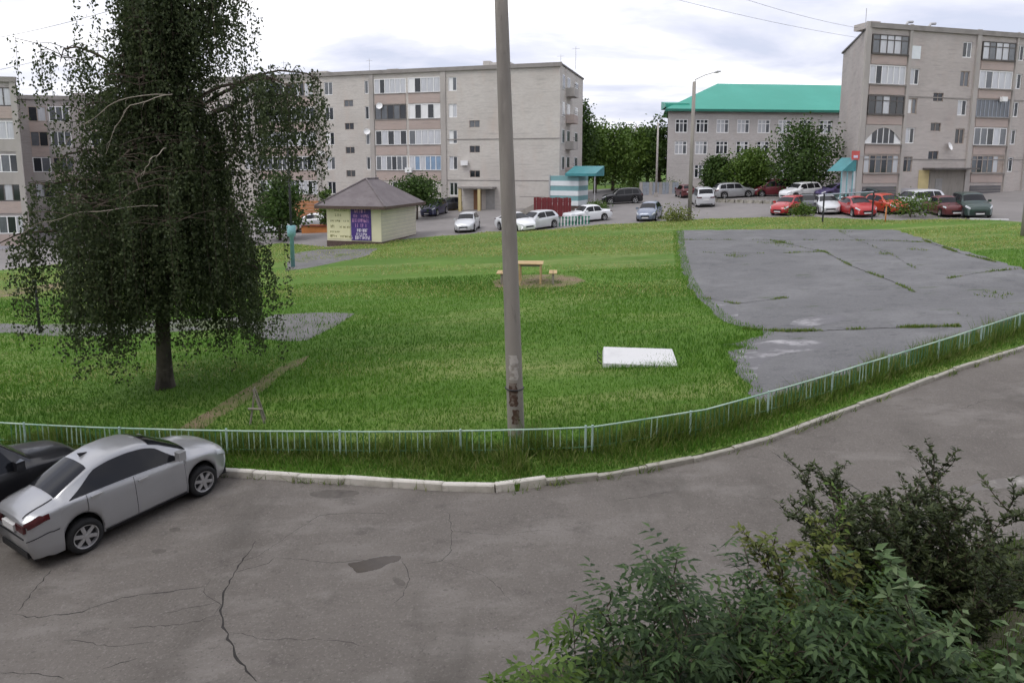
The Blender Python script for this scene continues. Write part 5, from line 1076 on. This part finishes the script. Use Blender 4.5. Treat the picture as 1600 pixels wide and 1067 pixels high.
# foliage on the inner twigs, so the heart of the crown is dense
for k in range(620):
    h = 2.9 + 11 * br.random() ** 1.35; az = br.uniform(0, 6.283); rr = reach(h, az) * br.random() ** .6 * .74; st = np.array([rr * math.cos(az), rr * math.sin(az), h]); ln = min(br.uniform(.7, 2.0), h - (2.1 if rr < 1 else 1.0))
    m_ = 48; s01 = br.random(m_); leaves.append(st + np.outer(s01, [0, 0, -ln]) + br.normal(size=(m_, 3)) * [.12, .12, .06])
leaves = np.concatenate(leaves); leaves = leaves[leaves[:, 2] > .75]
np_mesh('crown', leaf_quads(leaves, .092, .62, 1.6, br), 4, M['birch_leaf'], birch)
bm.build('branch', M['bark'], birch); tw.build('twig', M['bark'], birch)['kind'] = 'stuff'
for px in ([(235, 142), (205, 163), (182, 195), (165, 240)], [(232, 143), (190, 152), (160, 175), (120, 200), (95, 235)], [(212, 325), (160, 328), (110, 336), (60, 350), (20, 372)], [(225, 230), (235, 250), (222, 275)]):
    v = [Vector((hx(a_, b_, ty_ - 2.9) - tx, -2.9, hz(a_, b_, ty_ - 2.9) - birch.location.z)) for a_, b_ in px]; v[0] += Vector((.1, .8, 0)); q = MB(); n = 14; sm = []
    for i in range(n + 1):
        t = i / n * (len(v) - 1); j = min(int(t), len(v) - 2); sm.append(v[j].lerp(v[j + 1], t - j) + Vector((0, 0, .03 * math.sin(i * 1.3))))
    q.tube(sm, [.015 * (1 - .75 * i / n) for i in range(n + 1)], 5)
    for i in range(3, n, 3): q.tube([sm[i], sm[i] + Vector((-.06, -.03, -.06)), sm[i] + Vector((-.09, -.03, -.2 - .1 * (i % 3)))], [.007, .005, .003], 4)
    q.build('bare_branch', M['twig'], birch)

# ------------------------------------------------------------------ shrubs under the camera
def leaf6(cen, ax, nrm, ln, wd):
    """pointed leaves with a folded midrib: two quads each."""
    ax = ax / np.linalg.norm(ax, axis=1, keepdims=True); b = np.cross(nrm, ax); b /= np.linalg.norm(b, axis=1, keepdims=True) + 1e-9; n = np.cross(ax, b)
    L = ln[:, None]; Wd = wd[:, None]; base = cen; tip = cen + ax * L - n * L * .14
    m1 = cen + ax * L * .38 + b * Wd * .5 + n * Wd * .16; m2 = cen + ax * L * .38 - b * Wd * .5 + n * Wd * .16; mid = cen + ax * L * .42 - n * Wd * .03
    v = np.empty((len(cen), 8, 3)); v[:, 0] = base; v[:, 1] = m1; v[:, 2] = tip; v[:, 3] = mid; v[:, 4] = base; v[:, 5] = mid; v[:, 6] = tip; v[:, 7] = m2
    return v.reshape(-1, 3)
def leaf_object(name, verts, m, root):
    """leaves whose two halves share their midrib, so that each leaf is one island."""
    n = len(verts) // 8; v = verts.reshape(n, 8, 3)[:, [0, 1, 2, 3, 7]].reshape(-1, 3).astype(np.float32)
    idx = (np.arange(n)[:, None] * 5 + np.array([0, 1, 2, 3, 0, 3, 2, 4])[None, :]).ravel().astype(np.int32)
    me = bpy.data.meshes.new(name); me.vertices.add(len(v)); me.vertices.foreach_set('co', v.ravel()); me.loops.add(len(idx)); me.loops.foreach_set('vertex_index', idx)
    me.polygons.add(n * 2); me.polygons.foreach_set('loop_start', np.arange(0, len(idx), 4, dtype=np.int32)); me.polygons.foreach_set('loop_total', np.full(n * 2, 4, dtype=np.int32))
    me.update(calc_edges=True); me.materials.append(m); return link(name, me, root)
def shrub(label, px, Y, top_py, half_m, m, seed, stems=14, style='pinnate', ll=.12, lw=.040, dens=1.0, upright=.5, name='shrub', stem_m='bark', tilt=(0, 0)):
    rg = np.random.default_rng(seed); x = hx(px, top_py, Y); z = gz(x, Y) + .05; H_ = hz(px, top_py, Y) - z
    root = thing(name, label, 'shrub', (x, Y, z), 0, 'shrubs along the verge under the camera'); sm = MB(); C, A_, N_, LN, WD = [], [], [], [], []
    def twig(p, d, ln, r_, lv):
        p = np.array(p, float); d = np.array(d, float); pts = [p.copy()]; n = max(4, int(ln / .07))
        for i in range(n):
            d = d + rg.normal(size=3) * .10 + np.array([0, 0, .03 if lv == 0 else -.035]); d /= np.linalg.norm(d); p = p + d * ln / n; pts.append(p.copy())
            t = (i + 1) / n
            if lv == 0 and t > .22 and rg.random() < .9 * dens:
                a = rg.uniform(0, 6.283); o = np.array([math.cos(a), math.sin(a), rg.uniform(.1, .9)]); twig(p, o * .8 + d * .6, ln * rg.uniform(.09, .20) * (1.15 - .45 * t), r_ * .5, 1)
            if lv == 1 or t > .75:
                a = rg.uniform(0, 6.283)
                if style == 'pinnate' and rg.random() < .7:        # a compound leaf with paired leaflets
                    o = np.array([math.cos(a), math.sin(a), rg.uniform(-.1, .5)]); o /= np.linalg.norm(o); rl = ll * rg.uniform(2.0, 3.2); up = np.array([0, 0, 1.0]) + rg.normal(size=3) * .25; sd_ = np.cross(o, up); sd_ /= np.linalg.norm(sd_)
                    k = 4
                    for j in range(1, k + 1):
                        q_ = p + o * rl * j / k + np.array([0, 0, -.10 * rl * (j / k) ** 2])
                        for s2 in (-1, 1): C.append(q_); A_.append(sd_ * s2 + o * .55 - np.array([0, 0, .18])); N_.append(up); LN.append(ll * rg.uniform(.75, 1.15)); WD.append(lw * rg.uniform(.8, 1.2))
                    C.append(p + o * rl * 1.02); A_.append(o - np.array([0, 0, .2])); N_.append(up); LN.append(ll); WD.append(lw)
                elif style != 'pinnate':
                    for j in range(8 if style == 'tuft' else 3):
                        a = rg.uniform(0, 6.283); C.append(p + rg.normal(size=3) * .012); A_.append(np.array([math.cos(a), math.sin(a), rg.uniform(-.3, .7) + (.5 if style == 'tuft' else 0)])); N_.append(np.array([0, 0, 1.0]) + rg.normal(size=3) * .4); LN.append(ll * rg.uniform(.6, 1.2)); WD.append(lw * rg.uniform(.7, 1.2))
        sm.tube([Vector(q_) for q_ in pts], [max(.0025, r_ * (1 - .8 * i / n)) for i in range(n + 1)], 5 if lv == 0 else 4, False)
    for i in range(stems):
        a = rg.uniform(0, 6.283); rr = half_m * rg.random() ** .6; h = H_ * (1 - .30 * (rr / max(half_m, .01)) ** 1.6) * (rg.uniform(.62, 1.0) if i > 2 else 1.0)
        b0 = np.array([math.cos(a) * rr * .35, math.sin(a) * rr * .35, -.1]); tip = np.array([math.cos(a) * rr + tilt[0], math.sin(a) * rr * .8 + tilt[1], h]); d = tip - b0; twig(b0, d / np.linalg.norm(d), np.linalg.norm(d), .016, 0)
    sm.build('stem', M[stem_m], root)
    leaf_object('foliage', leaf6(np.array(C), np.array(A_), np.array(N_), np.array(LN), np.array(WD)), M[m], root); return root
shrub('tall dark olive shrub rising highest at the right over the road', 1438, 7.0, 672, .34, 'leaf_d', 31, stems=44, style='tuft', ll=.075, lw=.028, dens=1.2)
shrub('thin yellowish sapling leaning between the shrubs', 1258, 6.2, 790, .26, 'leaf_e', 32, stems=6, style='simple', ll=.10, lw=.045, dens=.8)
shrub('bushy yellow-green shrub left of the tall dark one', 1330, 6.6, 785, .34, 'leaf_b', 33, stems=12, style='simple', ll=.08, lw=.034)
shrub('large ash-leaved shrub in the middle of the lower edge', 1195, 5.8, 868, .46, 'leaf_c', 34, stems=15)
shrub('ash-leaved shrub crowding the lower edge beside the larger one', 1055, 5.3, 905, .22, 'leaf_c', 35, stems=9)
shrub('slender ash-leaved seedling apart at the lower edge', 905, 5.2, 962, .10, 'leaf_b', 36, stems=3, dens=.6)
shrub('pale big-leaved shrub in front of the tall dark one', 1490, 5.3, 838, .40, 'leaf_f', 37, stems=12, style='simple', ll=.13, lw=.06, dens=.8)
shrub('low leafy shrub filling the bottom right corner', 1430, 5.0, 955, .7, 'leaf_c', 38, stems=16)
shrub('dark low shrub between the ash-leaved ones and the corner', 1280, 5.2, 905, .5, 'leaf_a', 39, stems=18, style='simple', ll=.09, lw=.04)
shrub('shrub cut by the right edge at the bottom corner', 1620, 5.2, 950, .4, 'leaf_a', 40, stems=14, style='simple', ll=.09, lw=.04)
shrub('lowest ash-leaved shrub cropped by the bottom edge', 1180, 4.7, 1000, .42, 'leaf_c', 41, stems=11)

# ------------------------------------------------------------------ grass blades and weeds
def in_poly(x, y, poly):
    r_ = np.zeros(len(x), bool); n = len(poly)
    for i in range(n):
        x0, y0 = poly[i]; x1, y1 = poly[(i + 1) % n]
        c = ((y0 > y) != (y1 > y)); xi = (x1 - x0) * (y - y0) / ((y1 - y0) if y1 != y0 else 1e-9) + x0; r_ ^= c & (x < xi)
    return r_
def blades(name, label, x, y, h, wd, m, lean=.45, dz=.12):
    n = len(x); z = SA * x + SB * y + dz - .01; a = RNG.uniform(0, 6.283, n); la = RNG.uniform(0, 6.283, n); le = np.abs(RNG.normal(size=n)) * lean * h
    v = np.empty((n, 3, 3)); cx, sx_ = np.cos(a) * wd / 2, np.sin(a) * wd / 2
    v[:, 0] = np.stack([x - cx, y - sx_, z], 1); v[:, 1] = np.stack([x + cx, y + sx_, z], 1); v[:, 2] = np.stack([x + np.cos(la) * le, y + np.sin(la) * le, z + h], 1)
    o = np_mesh(name, v.reshape(-1, 3), 3, m); o['kind'] = 'stuff'; o['label'] = label; return o
def scatter(n, x0, x1, y0, y1, power=1.0):
    y = y0 + (y1 - y0) * RNG.random(n) ** power; return RNG.uniform(x0, x1, n) * np.ones(n), y
def lawn_pts(n, y0, y1, power):
    y = y0 + (y1 - y0) * RNG.random(n) ** power; x = (RNG.random(n) * 2 - 1) * (y * .84 + 1.5)
    k = in_poly(x, y, LAWN) & ~in_poly(x, y, COURT)
    for p in PATHS: k &= ~in_poly(x, y, p) | (RNG.random(n) < .22)
    return x[k], y[k]
x, y = lawn_pts(230000, 12, 34, 1.25); patch_ = .5 + .5 * np.sin(x * .55 + 1.3 * np.sin(y * .4)) * np.cos(y * .5)
dkp = np.sin(x * .31 + 2.2 * np.sin(y * .23)) + np.sin(y * .63 + x * .22) + RNG.normal(size=len(x)) * .7 + (18 - y) * .06 > .35
hb2 = (.05 + .07 * RNG.random(len(x))) * (.7 + .7 * patch_)
blades('lawn_grass', 'short fresh green grass covering the lawn', x[~dkp], y[~dkp], hb2[~dkp], .016 + .0006 * y[~dkp], M['grass'])
blades('lawn_grass', 'deeper green grass patches in the lawn', x[dkp], y[dkp], hb2[dkp] * 1.25, .016 + .0006 * y[dkp], M['grass_deep'])
x, y = lawn_pts(260000, 19, 58, .85); st_ = np.sin(y * 1.1 + 1.5 * np.sin(x * .16) + .05 * x) + .8 * np.sin(y * .47 + x * .11) + (y - 37) * .09; k = st_ > RNG.uniform(-.9, 1.6, len(x)); x, y = x[k], y[k]
blades('dry_grass', 'yellowed mown grass on the far lawn', x, y, .05 + .08 * RNG.random(len(x)), .02 + .0008 * y, M['grass_dry'], lean=1.2)
def along(line, n, a, b):
    P_ = np.array(line); seg = np.hypot(*(P_[1:] - P_[:-1]).T); cum = np.concatenate([[0], np.cumsum(seg)]); s_ = RNG.random(n) * cum[-1]; i = np.clip(np.searchsorted(cum, s_) - 1, 0, len(seg) - 1); t = ((s_ - cum[i]) / seg[i])[:, None]
    d = (P_[i + 1] - P_[i]) / seg[i][:, None]; nn = np.stack([-d[:, 1], d[:, 0]], 1); return P_[i] + (P_[i + 1] - P_[i]) * t + nn * RNG.uniform(a, b, n)[:, None]
p = along(KERB[1:-1], 44000, .10, 1.25); clump = np.clip(.42 + .35 * np.sin(p[:, 0] * 2.1 + 2 * np.sin(p[:, 0] * .7)) + .3 * np.sin(p[:, 0] * 5.3 + p[:, 1] * 4), 0, 1) ; dk = np.clip((p[:, 1] - np.interp(p[:, 0], [k[0] for k in KERB], [k[1] for k in KERB])) / 1.0, .15, 1)
blades('weeds', 'tall weeds between the kerb and the low fence', p[:, 0], p[:, 1], (.10 + .40 * RNG.random(len(p)) * (.3 + .7 * clump)) * dk, .018 + .012 * RNG.random(len(p)), M['weed'], lean=.55)
p = np.concatenate([along(FENCE_L[1:], 9000, -.1, .5), along(FENCE_R[:-1], 16000, -.15, .6)]); p = p[~in_poly(p[:, 0], p[:, 1], COURT)]
fcl = np.clip(.45 + .4 * np.sin(p[:, 0] * 1.7 + 2.4 * np.sin(p[:, 0] * .55)) + .3 * np.sin(p[:, 0] * 4.1), .05, 1)
blades('fence_weeds', 'weeds growing through the low fence', p[:, 0], p[:, 1], .12 + (.15 + .5 * fcl) * RNG.random(len(p)) ** 1.2, .022, M['weed'], lean=.4)
x, y = RNG.uniform(1, 12, 26000), RNG.uniform(3, 10.5, 26000); k = in_poly(x, y, VERGE); blades('verge_grass', 'rough grass on the verge under the shrubs', x[k], y[k], .08 + .2 * RNG.random(k.sum()), .015, M['leaf_b'], dz=.10)
tx0, ty0 = sbz.location.x, sbz.location.y
xx, yy = tx0 + RNG.normal(Ls / 2, Ls * .42, 700), ty0 + RNG.normal(-.12, .16, 700); k = yy < ty0 + .02; blades('slab_grass', 'longer grass around the white hatch', xx[k], yy[k], .08 + .13 * RNG.random(k.sum()), .022, M['grass'], lean=.8)

# tufts rooted in the joints and along the edge of the court
jl = [along([gp(*q) for q in l_], n_ * 2, -.10, .10) for l_, w_, n_ in JOINTS] + [along([gp(*q) for q in l_], n_, -.5, .5) for l_, n_ in (([(1190, 384), (1222, 380), (1228, 392)], 700), ([(1330, 360), (1322, 366)], 160), ([(1370, 400), (1384, 399)], 120), ([(1500, 505), (1520, 500)], 160), ([(1545, 470), (1560, 462)], 160), ([(1140, 405), (1160, 402)], 160), ([(1430, 395), (1440, 393)], 90))]
jp = np.concatenate(jl); jn = np.sin(jp[:, 0] * 3.7 + 2 * np.sin(jp[:, 1] * 2.3)) + np.sin(jp[:, 0] * 1.3 + jp[:, 1] * 1.9); jp = jp[jn > RNG.uniform(-.6, 1.2, len(jp))]
blades('joint_grass', 'grass tufts growing in the joints of the court', jp[:, 0], jp[:, 1], .04 + .10 * RNG.random(len(jp)), .03, M['weed'], dz=.13)
ep = along([court_w[i] for i in range(len(court_w) - 15, len(court_w))] + court_w[:1], 5200, -.35, .35); blades('court_edge_grass', 'grass creeping over the ragged court edge', ep[:, 0], ep[:, 1], .05 + .10 * RNG.random(len(ep)), .022, M['grass'], dz=.125)

kp_ = along(KERB[1:-1], 5200, -.16, .14); kn = np.sin(kp_[:, 0] * 2.9) + np.sin(kp_[:, 0] * 7.1 + 1) + np.sin(kp_[:, 0] * 1.1); kp_ = kp_[kn > RNG.uniform(-.2, 2.4, len(kp_))]
blades('kerb_weeds', 'weeds at the foot and over the top of the kerb', kp_[:, 0], kp_[:, 1], .06 + .16 * RNG.random(len(kp_)), .02, M['weed'], lean=.9, dz=.02)
